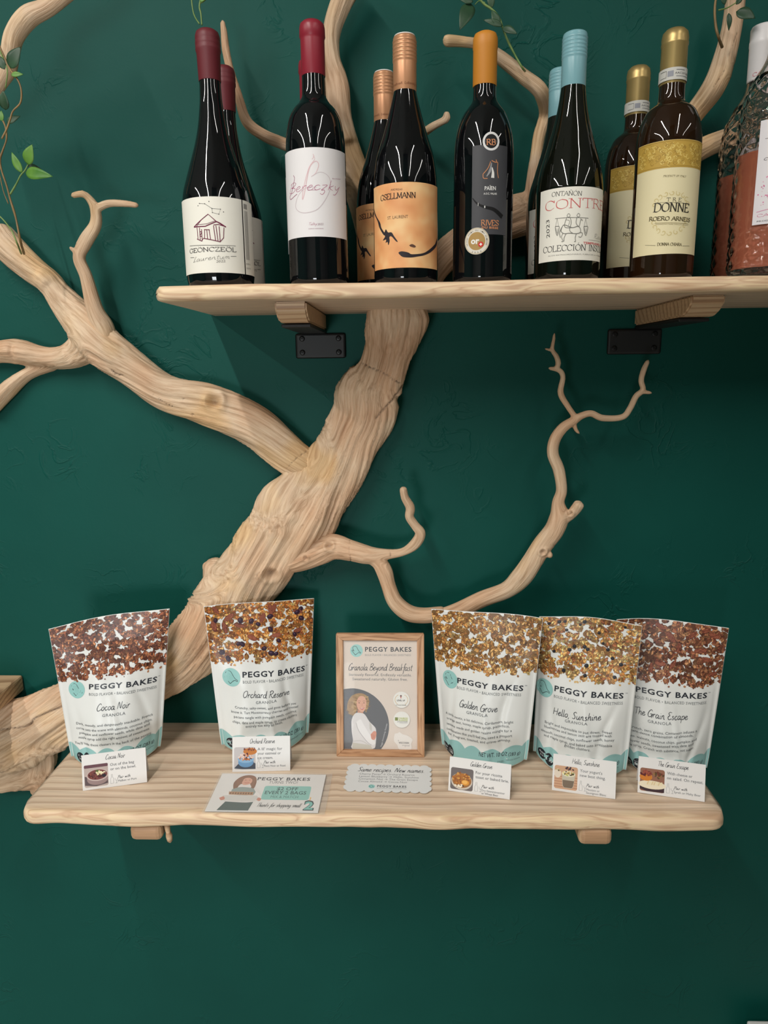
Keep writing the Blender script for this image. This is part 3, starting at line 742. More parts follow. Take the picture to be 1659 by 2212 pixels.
        tbl = SCRIPT if font == 'script' else SERIF
        top = 20.0 if font == 'script' else 10.0
        adv = 0; strokes = []; feet = []
        for ch in s:
            acc = None
            base = {'Ö': 'O', 'Ñ': 'N', 'Ó': 'O', 'Ï': 'I'}.get(ch, ch)
            g = tbl.get(base) or tbl.get(base.upper()) or tbl.get(base.lower())
            if g is None: adv += 5; continue
            for part in g[1].split('|'):
                if not part: continue
                cv = font == 'script' or part.startswith('~')
                pts = [tuple(float(q)*(1 if i else 1) for i, q in enumerate(t.split(','))) for t in part.lstrip('~').split()]
                strokes.append(([(x+adv, y) for x, y in pts], cv))
            if font == 'serif' and len(g) > 2 and g[2]:
                for t in g[2].split():
                    x, y = (float(q) for q in t.split(',')); feet.append((x+adv, y))
            if ch in 'ÖÏ': strokes += [([(adv+g[0]*.3, 11.6), (adv+g[0]*.3+.1, 12.6)], False), ([(adv+g[0]*.65, 11.6), (adv+g[0]*.65+.1, 12.6)], False)]
            if ch == 'Ñ': strokes.append(([(adv+3, 11.6), (adv+4.5, 12.6), (adv+5.5, 11.8), (adv+7, 12.8)], True))
            if ch == 'Ó': strokes.append(([(adv+5, 11.5), (adv+6.5, 13)], False))
            adv += g[0]*spacing
        allx = [x for st, _ in strokes for x, y in st]; x0, x1 = min(allx), max(allx)
        kx = W/(x1-x0); ky = h/top
        def tr(pts): return [p0+ax*((x-x0)*kx+y*ky*slant)+ay*(y*ky) for x, y in pts]
        w = (wt if wt else (.075 if font == 'script' else .16))*h
        for st, cv in strokes:
            if font == 'script': self.stroke(tr(st), [w*.75, w*1.1, w*.8], col, 5, eps=eps)
            else: self.nibstroke(tr(st), w*.32, w, col, 6 if cv else 0, eps=eps)
        for x, y in feet:
            self.stroke(tr([(x-1.5, y), (x+1.5, y)]), w*.4, col, eps=eps)
    def build(self, name, fmap, mat, parent, label=None):
        V = np.vstack(self.V); T = np.vstack(self.T); C = np.vstack(self.C); E = np.concatenate(self.E)
        P, N = fmap(V)
        # keep every triangle facing outwards
        P3 = P+N*E[:, None]
        a, b_, c = P3[T[:, 0]], P3[T[:, 1]], P3[T[:, 2]]
        fl = np.einsum('ij,ij->i', np.cross(b_-a, c-a), N[T[:, 0]]) < 0
        T = T.copy(); T[fl] = T[fl][:, ::-1]
        o = mobj(name, P3, T, mat, parent)
        at = o.data.color_attributes.new('ink', 'FLOAT_COLOR', 'POINT'); at.data.foreach_set('color', C.ravel().astype(np.float32))
        if label: o['label'] = label
        return o

def cyl_map(r):
    def f(V):
        a = V[:, 0]/r
        N = np.stack([np.sin(a), -np.cos(a), np.zeros(len(a))], 1)
        return np.stack([r*np.sin(a), -r*np.cos(a), V[:, 1]], 1), N
    return f
def plane_map(o, ux, uy):
    o, ux, uy = (np.array(v, float) for v in (o, ux, uy)); n = np.cross(ux, uy); n /= np.linalg.norm(n)
    def f(V): return o+np.outer(V[:, 0], ux)+np.outer(V[:, 1], uy), np.tile(n, (len(V), 1))
    return f

# ------------------------------------------------------------------ wine bottles
def lathe(name, prof, mat, parent, n=56, cap_bottom=False):
    V = []; Fc = []
    for r, z in prof:
        for k in range(n):
            a = 2*math.pi*k/n; V.append((r*math.sin(a), -r*math.cos(a), z))
    for i in range(len(prof)-1):
        for k in range(n):
            a, b_ = i*n+k, i*n+(k+1) % n; Fc.append((a, b_, b_+n, a+n))
    if cap_bottom: Fc.append(tuple(reversed(range(n))))
    if prof[-1][0] > 1e-5: Fc.append(tuple((len(prof)-1)*n+k for k in range(n)))
    return mobj(name, V, Fc, mat, parent, smooth=True)
def smooth_prof(prof, n=4):
    q = [prof[0]]
    for a, b_ in zip(prof[:-1], prof[1:]):
        if abs(b_[1]-a[1]) > .035: q += [(a[0]+(b_[0]-a[0])*t, a[1]+(b_[1]-a[1])*t) for t in (.06, .3, .6, .94)]
        q.append(b_)
    prof = q
    return [(max(0, float(a)), float(b_)) for a, b_ in catmull(prof, n)]

W_FRONT, W_BACK = SH_D-.052, SH_D-.157
class Bottle:
    """front-row bottle: silhouette read from the photograph, put on the shelf W_FRONT from the wall"""
    def __init__(self, name, base_px, top_y, prof_px, glass, cap_px, cap_mat, label, group, cat='wine bottle', w=W_FRONT):
        bx, by = base_px
        B = pix(bx, by, w); self.X, self.Y = float(B[0]), -w
        self.root = tag(empty(name, (self.X, self.Y, UP_TOP+.0003)), label, cat, group)
        z0 = pix(bx, prof_px[0][0], w)[2]
        def cv(p):
            out = []
            for y, h in p:
                P = pix(bx, y, w); out.append((h*depth(P)/F_PX, float(P[2]-z0)))
            return out
        self.z0 = z0
        self.body = cv(prof_px); self.rb = max(r for r, z in self.body)
        self.glass_o = lathe('glass', smooth_prof(self.body, 4), glass, self.root, cap_bottom=True)
        cp = cv(cap_px); self.cap = cp
        self.cap_o = lathe('capsule', cp, cap_mat, self.root)
        self.H = cp[-1][1]
    def uv(self, px, py, r=None):
        """photo pixel -> (arc length, height) on the cylinder of radius r"""
        r = r or self.rb
        d = ray(px, py); o = CAM-np.array([self.X, self.Y, 0])
        A = d[0]**2+d[1]**2; B = 2*(o[0]*d[0]+o[1]*d[1]); C = o[0]**2+o[1]**2-r*r
        disc = B*B-4*A*C
        t = (-B-math.sqrt(disc))/(2*A) if disc > 0 else -B/(2*A)
        P = o+d*t
        return r*math.atan2(P[0], -P[1]), float(P[2]-UP_TOP-.0003)
    def label(self, name, a0, a1, z0, z1, mat, r=None, corner=.0):
        r = (r or self.rb)+.00025; na = 40
        V = []; Fc = []
        for z in (z0, z1):
            for k in range(na+1):
                a = (a0+(a1-a0)*k/na)/r; V.append((r*math.sin(a), -r*math.cos(a), z))
        for k in range(na): Fc.append((k, k+1, na+2+k, na+1+k))
        return mobj(name, V, Fc, mat, self.root, smooth=True), r

def clone(root, loc, label, rz=0.0):
    c = root.copy(); COL.objects.link(c); c.location = loc; c.rotation_euler = (0, 0, rz); c['label'] = label
    for ch in list(root.children):
        k = ch.copy(); COL.objects.link(k); k.parent = c
        for g in list(ch.children):
            q = g.copy(); COL.objects.link(q); q.parent = k
    return c

GLASS_K = plain('dark_red_wine_glass', (12, 13, 15), 0.03, 0, 0.6)
GLASS_G = plain('dark_olive_glass', (14, 16, 10), 0.03, 0, 0.6)
GLASS_A = plain('dark_amber_glass', (38, 22, 10), 0.03, 0, 0.6)
GRP = 'wine bottles on the upper shelf'

# --- 1: two burgundy bottles with temple label
bt = Bottle('wine_bottle', (478, 612), 50, [(612, 60), (607, 68), (590, 71.5), (430, 72.5), (405, 69), (376, 61), (345, 52), (318, 44), (290, 36.5), (260, 30.5), (230, 26.5), (200, 23.5), (160, 22.5), (70, 20)],
    GLASS_K, [(165, 23.2), (163, 23.8), (104, 25.2), (98, 27), (92, 27), (90, 26.2), (86, 27), (80, 27), (78, 26.2), (74, 26.8), (66, 26.4), (58, 24), (53, 18), (51, 0)],
    plain('wine_red_capsule', (104, 32, 40), 0.5), 'dark red burgundy bottle with white temple label, frontmost at the left end', GRP)
r = bt.rb
u0, z1 = bt.uv(478, 425); _, z0 = bt.uv(478, 589)
paper = plain('cream_label_paper', (238, 234, 222), 0.6)
lo, rl = bt.label('front_label', -r*1.42, r*1.02, z0, z1, paper)
lo2, _ = bt.label('back_label', r*1.06, r*2.3, z0, z1, paper)
pr = Print(); uv = bt.uv; dr = (110, 30, 62); bk = (48, 44, 46)
Zb = lambda x, y: uv(360+x/3.457, y/3.457)
for ln in ([(245, 1520), (285, 1522), (338, 1557), (402, 1563), (390, 1600), (342, 1588), (338, 1557)],):
    pr.stroke([Zb(*p) for p in ln], .0004, bk)
for p in ((245, 1520), (285, 1522), (338, 1557), (402, 1563), (390, 1600), (342, 1588), (235, 1537), (316, 1505), (425, 1583)): pr.ellipse(Zb(*p), .0006, .0006, bk, 8)
def ln(pts, w=.0007, sm=0, c=dr): pr.stroke([Zb(*p) for p in pts], w, c, sm)
ln([(205, 1697), (310, 1600), (372, 1655), (443, 1697)], .0010); ln([(310, 1600), (262, 1640), (222, 1694)], .0006); ln([(205, 1697), (290, 1690), (372, 1655)], .0012); ln([(222, 1680), (300, 1672), (366, 1648)], .0005)
ln([(372, 1655), (400, 1668), (443, 1697)], .0013); ln([(350, 1680), (385, 1676), (430, 1690)], .0009)
for a, b_ in (((228, 1700), (236, 1790)), ((246, 1700), (252, 1792)), ((262, 1712), (266, 1802)), ((284, 1715), (284, 1782)), ((300, 1715), (306, 1782)), ((318, 1718), (328, 1786)), ((350, 1685), (366, 1800)), ((368, 1685), (384, 1802)), ((392, 1690), (400, 1805)), ((428, 1700), (425, 1775))):
    ln([a, b_], .0008)
ln([(228, 1785), (262, 1800), (275, 1780), (330, 1790), (400, 1806), (426, 1775)], .0009); ln([(280, 1715), (322, 1716)], .0008); ln([(250, 1730), (264, 1735), (250, 1760), (266, 1768)], .0009, 4)
ln([(175, 1838), (340, 1832), (515, 1838)], .0004, 0, bk)
pr.text('GEÖNCZEÖL', Zb(177, 1893), Zb(518, 1883), .0062, bk, 'serif')
pr.text('Laurentum', Zb(203, 1960), Zb(470, 1932), .0072, bk, 'script', slant=.3, wt=.05)
ln([(180, 1925), (208, 1924)], .0004, 0, bk); ln([(478, 1915), (520, 1914)], .0004, 0, bk)
pr.text('2022', Zb(372, 1960), Zb(437, 1957), .0032, bk, 'serif')
pr.build('lettering', cyl_map(rl), M['ink'], lo)
pr = Print()
for k in range(5):
    a = r*(1.12+.035*k); pr.stroke([(a, z0+.018), (a, z1-.012)], .0006, (130, 126, 122))
pr.rect(r*1.10, z1-.010, r*1.26, z1-.004, (150, 146, 140)); pr.text('0,75 l', (r*1.1, z0+.012), (r*1.3, z0+.012), .0022, bk); pr.text('12,5 %', (r*1.1, z0+.007), (r*1.3, z0+.007), .0022, bk)
pr.build('lettering', cyl_map(rl), M['ink'], lo2)
BP = lambda x, y: pix(x, y, W_BACK)
clone(bt.root, (float(pix(507, 603, W_BACK)[0]), -W_BACK, UP_TOP+.0003), 'second bottle with white temple label, standing behind the leftmost bottle', .5)

# --- 2: bordeaux bottle with pink handwriting
bt = Bottle('wine_bottle', (690, 604), 28, [(604, 52), (599, 61), (585, 63.5), (330, 64.5), (290, 63.5), (262, 60), (240, 55), (222, 46), (210, 36), (199, 29), (188, 26), (147, 25), (60, 22)],
    GLASS_K, [(149, 25.2), (147, 26), (72, 26), (66, 26.4), (63, 28), (44, 27.6), (36, 26), (30, 20), (28.5, 0)], plain('crimson_capsule', (142, 34, 50), 0.38), 'bordeaux bottle with crimson capsule and white label with pink handwriting', GRP)
r = bt.rb; uv = bt.uv; _, z1 = uv(684, 318); _, z0 = uv(688, 511)
lo, rl = bt.label('front_label', -r*1.35, r*1.35, z0, z1, plain('white_label_paper', (232, 228, 228), 0.5))
pr = Print(); pk = (176, 78, 118); pl = (222, 186, 190); pg = (206, 192, 196)
Zb = lambda x, y: uv(360+x/3.457, y/3.457)
pr.stroke([Zb(*p) for p in ((1092, 1165), (1105, 1190), (1060, 1260), (1020, 1420), (1015, 1490), (1030, 1440), (1065, 1260), (1110, 1205), (1135, 1230), (1115, 1290), (1080, 1320))], [.0004, .0011, .0006], pl, 6)
pr.stroke([Zb(*p) for p in ((1080, 1320), (1150, 1285), (1215, 1330), (1215, 1430), (1130, 1560), (1020, 1590), (965, 1550), (985, 1460), (1050, 1400), (1120, 1400))], [.0004, .0009, .0005], pg, 6)
pr.stroke([Zb(*p) for p in ((1085, 1190), (1100, 1170), (1092, 1150))], .0007, pl, 4)
pr.text('Bereczky', Zb(922, 1452), Zb(1285, 1432), .0145, pk, 'script', slant=.25, wt=.045)
pr.stroke([Zb(*p) for p in ((948, 1310), (955, 1340), (935, 1440), (922, 1470), (930, 1490), (975, 1450))], .0006, (150, 60, 100), 5)
for s_, a, b_, h in (('Borászat', (1055, 1424), (1118, 1422), .0018), ('Borászat', (1238, 1338), (1298, 1342), .0015)): pr.text(s_, Zb(*a), Zb(*b_), h, (170, 120, 140))
pr.text('Tulhy', Zb(1060, 1682), Zb(1120, 1680), .004, pk, 'script', slant=.25); pr.text('2022', Zb(1128, 1682), Zb(1170, 1680), .0027, (140, 90, 110), 'serif')
pr.text('SZÁRAZ VÖRÖSBOR', Zb(1060, 1713), Zb(1172, 1711), .0014, (170, 130, 145))
pr.build('lettering', cyl_map(rl), M['ink'], lo)
clone(bt.root, (float(pix(689, 602, W_BACK)[0])-.004, -W_BACK, UP_TOP+.0003), 'hidden second crimson-capsule bottle standing behind the pink-handwriting bottle')

# --- 3: copper screw cap, orange label
def screwcap(y0, y1, hw):
    """threaded cap silhouette between pixel rows y0 (bottom) and y1 (top)"""
    d = y0-y1
    q = [(y0+2, hw-.6), (y0, hw), (y1+d*.50, hw+.2)]
    for f_ in (.46, .40, .33, .26, .19, .12): q += [(y1+d*(f_+.015), hw+.1), (y1+d*f_, hw+1.0), (y1+d*(f_-.03), hw+1.0), (y1+d*(f_-.04), hw+.1)]
    return q+[(y1+5, hw), (y1+1.5, hw-1.2), (y1, hw-3)]
copper = plain('copper_cap_metal', (206, 150, 110), 0.35, 0.4)
bt = Bottle('wine_bottle', (877, 597), 57, [(597, 56), (592, 66), (580, 68.5), (400, 69.5), (370, 68.5), (340, 65.5), (318, 62), (297, 56), (275, 49), (253, 43), (231, 37), (202, 30), (177, 24.5), (62, 20)],
    GLASS_K, screwcap(177, 58, 25.2), copper, 'burgundy bottle with copper screw cap and orange label, in front', GRP)
lathe('cap_liner', [(bt.cap[-1][0]*1.02, bt.H-.0004), (bt.cap[-1][0]*1.02, bt.H+.0008), (bt.cap[-1][0]*.9, bt.H+.001)], M['white'], bt.root, 32)
r = bt.rb; uv = bt.uv; _, z1 = uv(874, 393); _, z0 = uv(876, 578)
def mat_orange():
    m, nt, b = new_mat('orange_label_paper'); L = nt.links
    tc = nd(nt, 'ShaderNodeTexCoord'); n = nd(nt, 'ShaderNodeTexNoise', i_Scale=30.0, i_Detail=2.0); L.new(tc.outputs['Object'], n.inputs['Vector'])
    rr_ = ramp(nt, [(.3, lin((222, 148, 92))), (.52, lin((236, 172, 114))), (.7, lin((244, 200, 142)))]); L.new(n.outputs['Fac'], rr_.inputs[0]); L.new(rr_.outputs[0], b.inputs['Base Color'])
    b.inputs['Roughness'].default_value = .55
    return m
lo, rl = bt.label('front_label', -r*1.3, r*1.3, z0, z1, mat_orange())
pr = Print(); Zb = lambda x, y: uv(740+x/3.455, y/3.455); bk = (62, 44, 36); ink = (46, 40, 44)
pr.text('ANDREAS', Zb(360, 1424), Zb(445, 1419), .0024, bk, 'serif', spacing=1.15)
pr.text('GSELLMANN', Zb(287, 1502), Zb(541, 1478), .0082, bk, 'serif', wt=.17)
pr.text('ST. LAURENT', Zb(336, 1640), Zb(488, 1628), .0046, (110, 84, 62))
def sh(pts, c=ink, sm=4): pr.poly([tuple(p) for p in catmull([Zb(*p) for p in pts], sm)], c)
sh([(236, 1555), (252, 1610), (280, 1660), (290, 1700), (318, 1745), (308, 1755), (276, 1700), (262, 1650), (240, 1600)])
sh([(312, 1740), (324, 1712), (340, 1735), (366, 1735), (384, 1762), (412, 1803), (398, 1800), (366, 1765), (350, 1770), (352, 1800), (342, 1830), (336, 1806), (322, 1812), (326, 1788), (302, 1796), (318, 1768)])
sh([(705, 1770), (700, 1830), (660, 1880), (610, 1905), (560, 1915), (510, 1922), (450, 1918), (425, 1895), (440, 1880), (490, 1886), (520, 1898), (600, 1890), (650, 1860), (690, 1820)])
sh([(425, 1900), (418, 1885), (445, 1876), (500, 1890), (470, 1910)]); sh([(497, 1830), (520, 1822), (546, 1838), (535, 1848), (505, 1840)], (96, 66, 52))
pr.build('lettering', cyl_map(rl), M['ink'], lo)
rc = bt.cap[1][0]; pr = Print(.0005)
zc_ = bt.cap[1][1]+.004
pr.text('kraftvoll. Lebendig. Wertvoll.', (-rc*1.25, zc_), (rc*2.4, zc_+.0002), .0036, (120, 72, 46), slant=.2, spacing=1.2)
pr.build('cap_lettering', cyl_map(rc), M['ink'], bt.root)
clone(bt.root, (float(pix(834, 598, W_BACK)[0]), -W_BACK, UP_TOP+.0003), 'copper screw cap bottle half hidden behind the orange-label bottle', -.25)

# --- 4: bordeaux bottle, ochre capsule, dark label strip
bt = Bottle('wine_bottle', (1041, 597), 51, [(597, 52), (592, 61), (580, 63), (330, 64), (300, 63), (275, 60), (253, 55), (231, 46), (215, 35), (204, 28), (193, 25), (168, 24.5), (60, 20)],
    GLASS_K, [(170, 25), (168, 25.8), (90, 26), (86, 27), (66, 26.6), (57, 23.5), (52.5, 16), (51, 0)], plain('ochre_capsule', (206, 134, 42), 0.5), 'bordeaux bottle with ochre yellow capsule and charcoal label strip', GRP)
r = bt.rb; uv = bt.uv; Zb = lambda x, y: uv(740+x/3.455, y/3.455)
a0, z1 = Zb(985, 1088); a1, _ = Zb(1222, 1090); a0b, z0 = Zb(970, 1755)
lo, rl = bt.label('front_label', min(a0, a0b)-.0015, a1+.002, z0, z1, plain('charcoal_label', (62, 62, 66), 0.5))
pr = Print(); cop = (208, 140, 96); wt_ = (226, 224, 220); gy = (150, 150, 152)
c_ = Zb(1110, 1054)
pr.ellipse(c_, .0103, .0103, (226, 224, 222), 36); pr.ellipse(c_, .0078, .0078, (26, 26, 28), 32)
pr.text('RB', (c_[0]-.0048, c_[1]-.004), (c_[0]+.005, c_[1]-.004), .0078, cop, 'serif', wt=.2)
pr.stroke([Zb(*p) for p in ((1048, 1300), (1052, 1330), (1082, 1332))], .0008, cop, 5); pr.stroke([Zb(*p) for p in ((1048, 1300), (1085, 1255), (1105, 1205))], .0008, cop, 5)
pr.stroke([Zb(*p) for p in ((1075, 1318), (1100, 1275), (1112, 1215))], [.001, .003, .001], gy, 6); pr.stroke([Zb(*p) for p in ((1120, 1328), (1122, 1290), (1116, 1250))], [.004, .003, .001], wt_, 6)
pr.stroke([Zb(*p) for p in ((1112, 1198), (1135, 1210), (1158, 1212))], .0009, cop, 5); pr.stroke([Zb(*p) for p in ((1158, 1215), (1155, 1280), (1162, 1330))], .0008, cop, 5); pr.stroke([Zb(1145, 1192), Zb(1150, 1212)], .0009, cop)
pr.text('PAÏEN', Zb(1060, 1420), Zb(1143, 1420), .0056, wt_, bold=.02); pr.text('A.O.C. VALAIS', Zb(1052, 1453), Zb(1150, 1454), .0027, wt_, bold=.02)
pr.stroke([Zb(*p) for p in ((970, 1480), (1005, 1520), (1060, 1545), (1130, 1565), (1190, 1620))], [.001, .003, .0052], (12, 12, 14), 6)
pr.stroke([Zb(1012, 1515), Zb(1012, 1537)], .0006, wt_); pr.stroke([Zb(1061, 1536), Zb(1061, 1553)], .0012, wt_)
pr.text('RIVES', Zb(1038, 1683), Zb(1160, 1686), .0078, cop, 'serif', wt=.17); pr.text('DU BISSE', Zb(1038, 1706), Zb(1160, 1711), .0032, cop, bold=.03, spacing=1.1)
c_ = Zb(1000, 1800); R_ = .0155
pr.ellipse(c_, R_, R_, (222, 216, 204), 40); pr.ellipse(c_, R_*.68, R_*.68, (176, 142, 84), 36); pr.ring(c_, R_*.93, R_*.97, (190, 168, 120))
for k, ch in enumerate('GRAND PRIX DU VIN SUISSE'):
    if ch == ' ': continue
    a = math.radians(200-k*9.6); q = (c_[0]+R_*.76*math.cos(a), c_[1]+R_*.76*math.sin(a)); t = (math.sin(a)*.0009, -math.cos(a)*.0009)
    pr.text(ch, (q[0]-t[0], q[1]-t[1]), (q[0]+t[0], q[1]+t[1]), .0019, (120, 108, 90))
for k, ch in enumerate('2024'):
    a = math.radians(-112+k*15); q = (c_[0]+R_*.90*math.cos(a), c_[1]+R_*.90*math.sin(a)); t = (-math.sin(a)*.0008, math.cos(a)*.0008)
    pr.text(ch, (q[0]-t[0], q[1]-t[1]), (q[0]+t[0], q[1]+t[1]), .0022, (120, 108, 90))
pr.text('or', (c_[0]-.007, c_[1]-.003), (c_[0]+.0035, c_[1]-.003), .0092, (240, 236, 226), bold=.04)
pr.ellipse((c_[0]+.0052, c_[1]-.004), .0032, .0032, (206, 48, 44), 20)
pr.rect(c_[0]+.0036, c_[1]-.0046, c_[0]+.0068, c_[1]-.0034, (240, 236, 230)); pr.rect(c_[0]+.0046, c_[1]-.0056, c_[0]+.0058, c_[1]-.0024, (240, 236, 230))
pr.build('lettering', cyl_map(rl), M['ink'], lo)

# --- 5: pale blue screw cap
bt = Bottle('wine_bottle', (1223, 596), 56, [(596, 56), (591, 66), (578, 69), (400, 70.5), (375, 68), (347, 63), (318, 55), (289, 47.5), (267, 41.5), (246, 36.5), (222, 32), (202, 29), (174, 26), (60, 20)],
    GLASS_G, screwcap(174, 57, 26.2), plain('pale_blue_cap', (130, 178, 186), 0.3), 'burgundy bottle with pale blue screw cap and cream label, in front', GRP)
r = bt.rb; uv = bt.uv; Zb = lambda x, y: uv(1100+x/3.457, y/3.457)
a0, _ = Zb(222, 1900); _, z1 = Zb(430, 1396); _, z0 = Zb(430, 1944)
lo, rl = bt.label('front_label', a0, a0+r*2.35, z0, z1, paper)
pr = Print(); bk = (56, 54, 54); rd = (206, 92, 92); gy = (138, 136, 130)
pr.text('ONTAÑÓN', Zb(318, 1470), Zb(538, 1462), .0064, bk, 'serif', wt=.12)
p0, p1 = Zb(272, 1580), Zb(672, 1590); pr.text('CONTREBIA', p0, (p0[0]+(p1[0]-p0[0])*1.62, p0[1]+.001), .0135, rd, 'serif', wt=.10)
q = Zb(303, 1775); q2 = Zb(300, 1640); pr.text('2023', q, q2, .0062, bk)
p0, p1 = Zb(256, 1892), Zb(655, 1892); pr.text('COLECCIÓN INSÓLITA', p0, (p0[0]+(p1[0]-p0[0])*1.36, p0[1]), .0088, bk, 'serif', wt=.12)
p0, p1 = Zb(290, 1918), Zb(650, 1926); pr.text('ALGO EXTRAORDINARIO, FUERA DE LO COMUN', p0, (p1[0]+.012, p0[1]), .0017, gy)
p0 = Zb(552, 1822); pr.text('TEMPRANILLO', p0, (p0[0]+.036, p0[1]), .0032, rd, bold=.02); p0 = Zb(633, 1780); pr.text('Rioja', p0, (p0[0]+.018, p0[1]), .007, gy, 'script', slant=.2)
p0 = Zb(592, 1792); pr.stroke([p0, (p0[0]+.03, p0[1])], .0003, gy)
def ln(pts, w=.0005, sm=4, c=(120, 118, 112)): pr.stroke([Zb(*p) for p in pts], w, c, sm)
ln([(343, 1633), (590, 1630)], .0006, 0)                                     # carrying pole
for x in (358, 570):
    ln([(x, 1633), (x-12, 1692)], .0003, 0); ln([(x, 1633), (x+12, 1692)], .0003, 0)
    ln([(x-14, 1692), (x+14, 1692), (x+12, 1720), (x, 1760), (x-12, 1720), (x-14, 1692)], .0007); ln([(x-8, 1705), (x, 1745), (x+6, 1705)], .0004)
for x, y in ((443, 1608), (516, 1606)):
    ln([(x-11, y), (x, y-13), (x+11, y), (x+2, y+15), (x-10, y+8), (x-11, y)], .0005)
ln([(430, 1622), (412, 1680), (424, 1700), (470, 1700)], .0006); ln([(455, 1622), (462, 1665), (450, 1720), (478, 1745)], .0006); ln([(420, 1640), (450, 1650), (440, 1690)], .0004)
ln([(505, 1622), (498, 1665), (520, 1690), (532, 1640)], .0006); ln([(530, 1630), (545, 1650), (540, 1634)], .0005)
ln([(390, 1705), (410, 1680), (470, 1700), (510, 1690), (528, 1705), (530, 1735), (500, 1745), (450, 1742), (410, 1745), (388, 1730), (390, 1705)], .0007)
ln([(390, 1700), (376, 1740), (382, 1775)], .0007); ln([(402, 1740), (390, 1770), (402, 1802), (390, 1804)], .0006); ln([(425, 1745), (410, 1775), (408, 1803)], .0006)
ln([(500, 1745), (492, 1775), (494, 1803), (484, 1803)], .0006); ln([(525, 1735), (545, 1742), (535, 1770), (515, 1768)], .0006)
pr.build('lettering', cyl_map(rl), M['ink'], lo)
clone(bt.root, (float(pix(1196, 596, W_BACK)[0]), -W_BACK, UP_TOP+.0003), 'pale blue screw cap bottle half hidden behind the front pale blue one', -.05)

# --- 6: gold capsule, cream label
gold = plain('gold_capsule', (184, 158, 102), 0.36, 0.6)
bt = Bottle('wine_bottle', (1426, 597), 52, [(597, 54), (592, 63), (578, 65), (320, 67), (290, 66.5), (262, 62), (245, 56), (231, 49), (220, 37), (213, 29.5), (203, 26.8), (174, 26.2), (60, 20)],
    GLASS_A, [(176, 26.4), (174, 27), (92, 27), (89, 28.2), (85, 28.2), (82, 27.4), (74, 28), (62, 26), (55, 20), (52.5, 12), (52, 0)], gold, 'bordeaux bottle with gold capsule and cream label, in front', GRP)
r = bt.rb; uv = bt.uv; Zb = lambda x, y: uv(1280+x/3.457, y/3.457)
a0, _ = Zb(335, 1300); _, z1 = Zb(560, 1046); _, z0 = Zb(510, 1898); _, zm = Zb(550, 1254)
lo, rl = bt.label('front_label', a0, a0+r*2.5, z0, z1, plain('straw_label_paper', (234, 222, 180), 0.55))
pr = Print(); bk = (58, 54, 44); gd = (196, 160, 72); tn = (214, 196, 140)
pr.rect(a0, zm, a0+r*2.5, z1-.0002, gd)
random.seed(11)
for k in range(170):
    x = a0+.003+random.random()*(r*2.5-.006); y = zm+.004+random.random()*(z1-zm-.009)
    R_ = random.uniform(.0018, .0036); s_ = random.choice((-1, 1)); t0 = random.random()*6.28
    pr.stroke([(x+R_*(1-q*.13)*math.cos(t0+s_*q*.75), y+R_*(1-q*.13)*math.sin(t0+s_*q*.75)) for q in range(7)], [.0003, .0008, .0005], random.choice(((226, 200, 112), (160, 126, 50), (232, 208, 124), (170, 138, 60))), 3, eps=pr.base+.00003+(k % 5)*.00001)
for yy in (zm+.0012, z1-.0018): pr.rect(a0, yy, a0+r*2.5, yy+.0005, (150, 118, 46))
cx0, cy0 = Zb(585, 1590)
for k in range(9):
    a = math.pi*(k/8); R_ = .017
    for s_ in (1, -1):
        x, y = cx0+R_*1.15*math.cos(a), cy0+s_*(.010+R_*.75*math.sin(a))
        pr.stroke([(x+.0035*(1-q*.14)*math.cos(a*2+q*.9), y+.0035*(1-q*.14)*math.sin(a*2+q*.9)) for q in range(7)], [.0006, .0013, .0006], tn, 3, eps=pr.base+.00002)
pr.text('PRODUCT OF ITALY', Zb(528, 1323), Zb(697, 1326), .0026, (120, 106, 72), 'serif', slant=.2)
pr.text('T R E', Zb(552, 1503), Zb(660, 1506), .0050, bk, 'serif', wt=.14); pr.stroke([Zb(498, 1514), Zb(700, 1520)], .0003, bk)
pr.text('DONNE', Zb(462, 1584), Zb(712, 1588), .0124, bk, 'serif', wt=.16)
pr.text('ROERO ARNEIS', Zb(425, 1652), Zb(722, 1660), .0056, (92, 82, 52), 'serif', wt=.24)
pr.stroke([Zb(462, 1668), Zb(715, 1674)], .0004, (130, 114, 70)); pr.text('DENOMINAZIONE DI ORIGINE CONTROLLATA E GARANTITA', Zb(470, 1680), Zb(712, 1688), .0013, (130, 114, 70))
pr.text('DONNA CHIARA', Zb(484, 1836), Zb(662, 1838), .0042, (92, 82, 52), 'serif', wt=.18); pr.stroke([Zb(393, 1832), Zb(470, 1834)], .0003, bk); pr.stroke([Zb(670, 1838), Zb(720, 1838)], .0003, bk)
pr.build('lettering', cyl_map(rl), M['ink'], lo)
rn = bt.body[-2][0]+.0006; _, zs0 = uv(1447, 173, rn); _, zs1 = uv(1450, 146, rn)
so, rs = bt.label('tax_strip', -rn*2.6, rn*2.6, zs0, zs1, plain('tax_strip_paper', (206, 204, 196), .6), r=rn+.0006)
pr = Print(); zc_ = (zs0+zs1)/2; pr.text('AAC20154291', (-rn*.2, zc_-.001), (rn*1.3, zc_-.001), .0028, (90, 90, 90)); pr.rect(-rn*.75, zc_-.003, -rn*.3, zc_+.003, (150, 152, 160)); pr.stroke([(-rn*1.4, zc_-.0035), (-rn*.85, zc_-.0035), (-rn*.85, zc_+.0035), (-rn*1.4, zc_+.0035)], .0005, (60, 60, 60))
pr.stroke([(-rn*.1, zc_+.0036), (rn*.6, zc_+.0036)], .0008, (130, 130, 130)); pr.stroke([(-rn*.1, zc_-.0032), (rn*1.2, zc_-.0032)], .0007, (140, 140, 140))
pr.build('lettering', cyl_map(rs), M['ink'], so)
clone(bt.root, (float(pix(1356, 597, W_BACK)[0]), -W_BACK, UP_TOP+.0003), 'gold capsule bottle half hidden behind the front gold capsule bottle', .25)

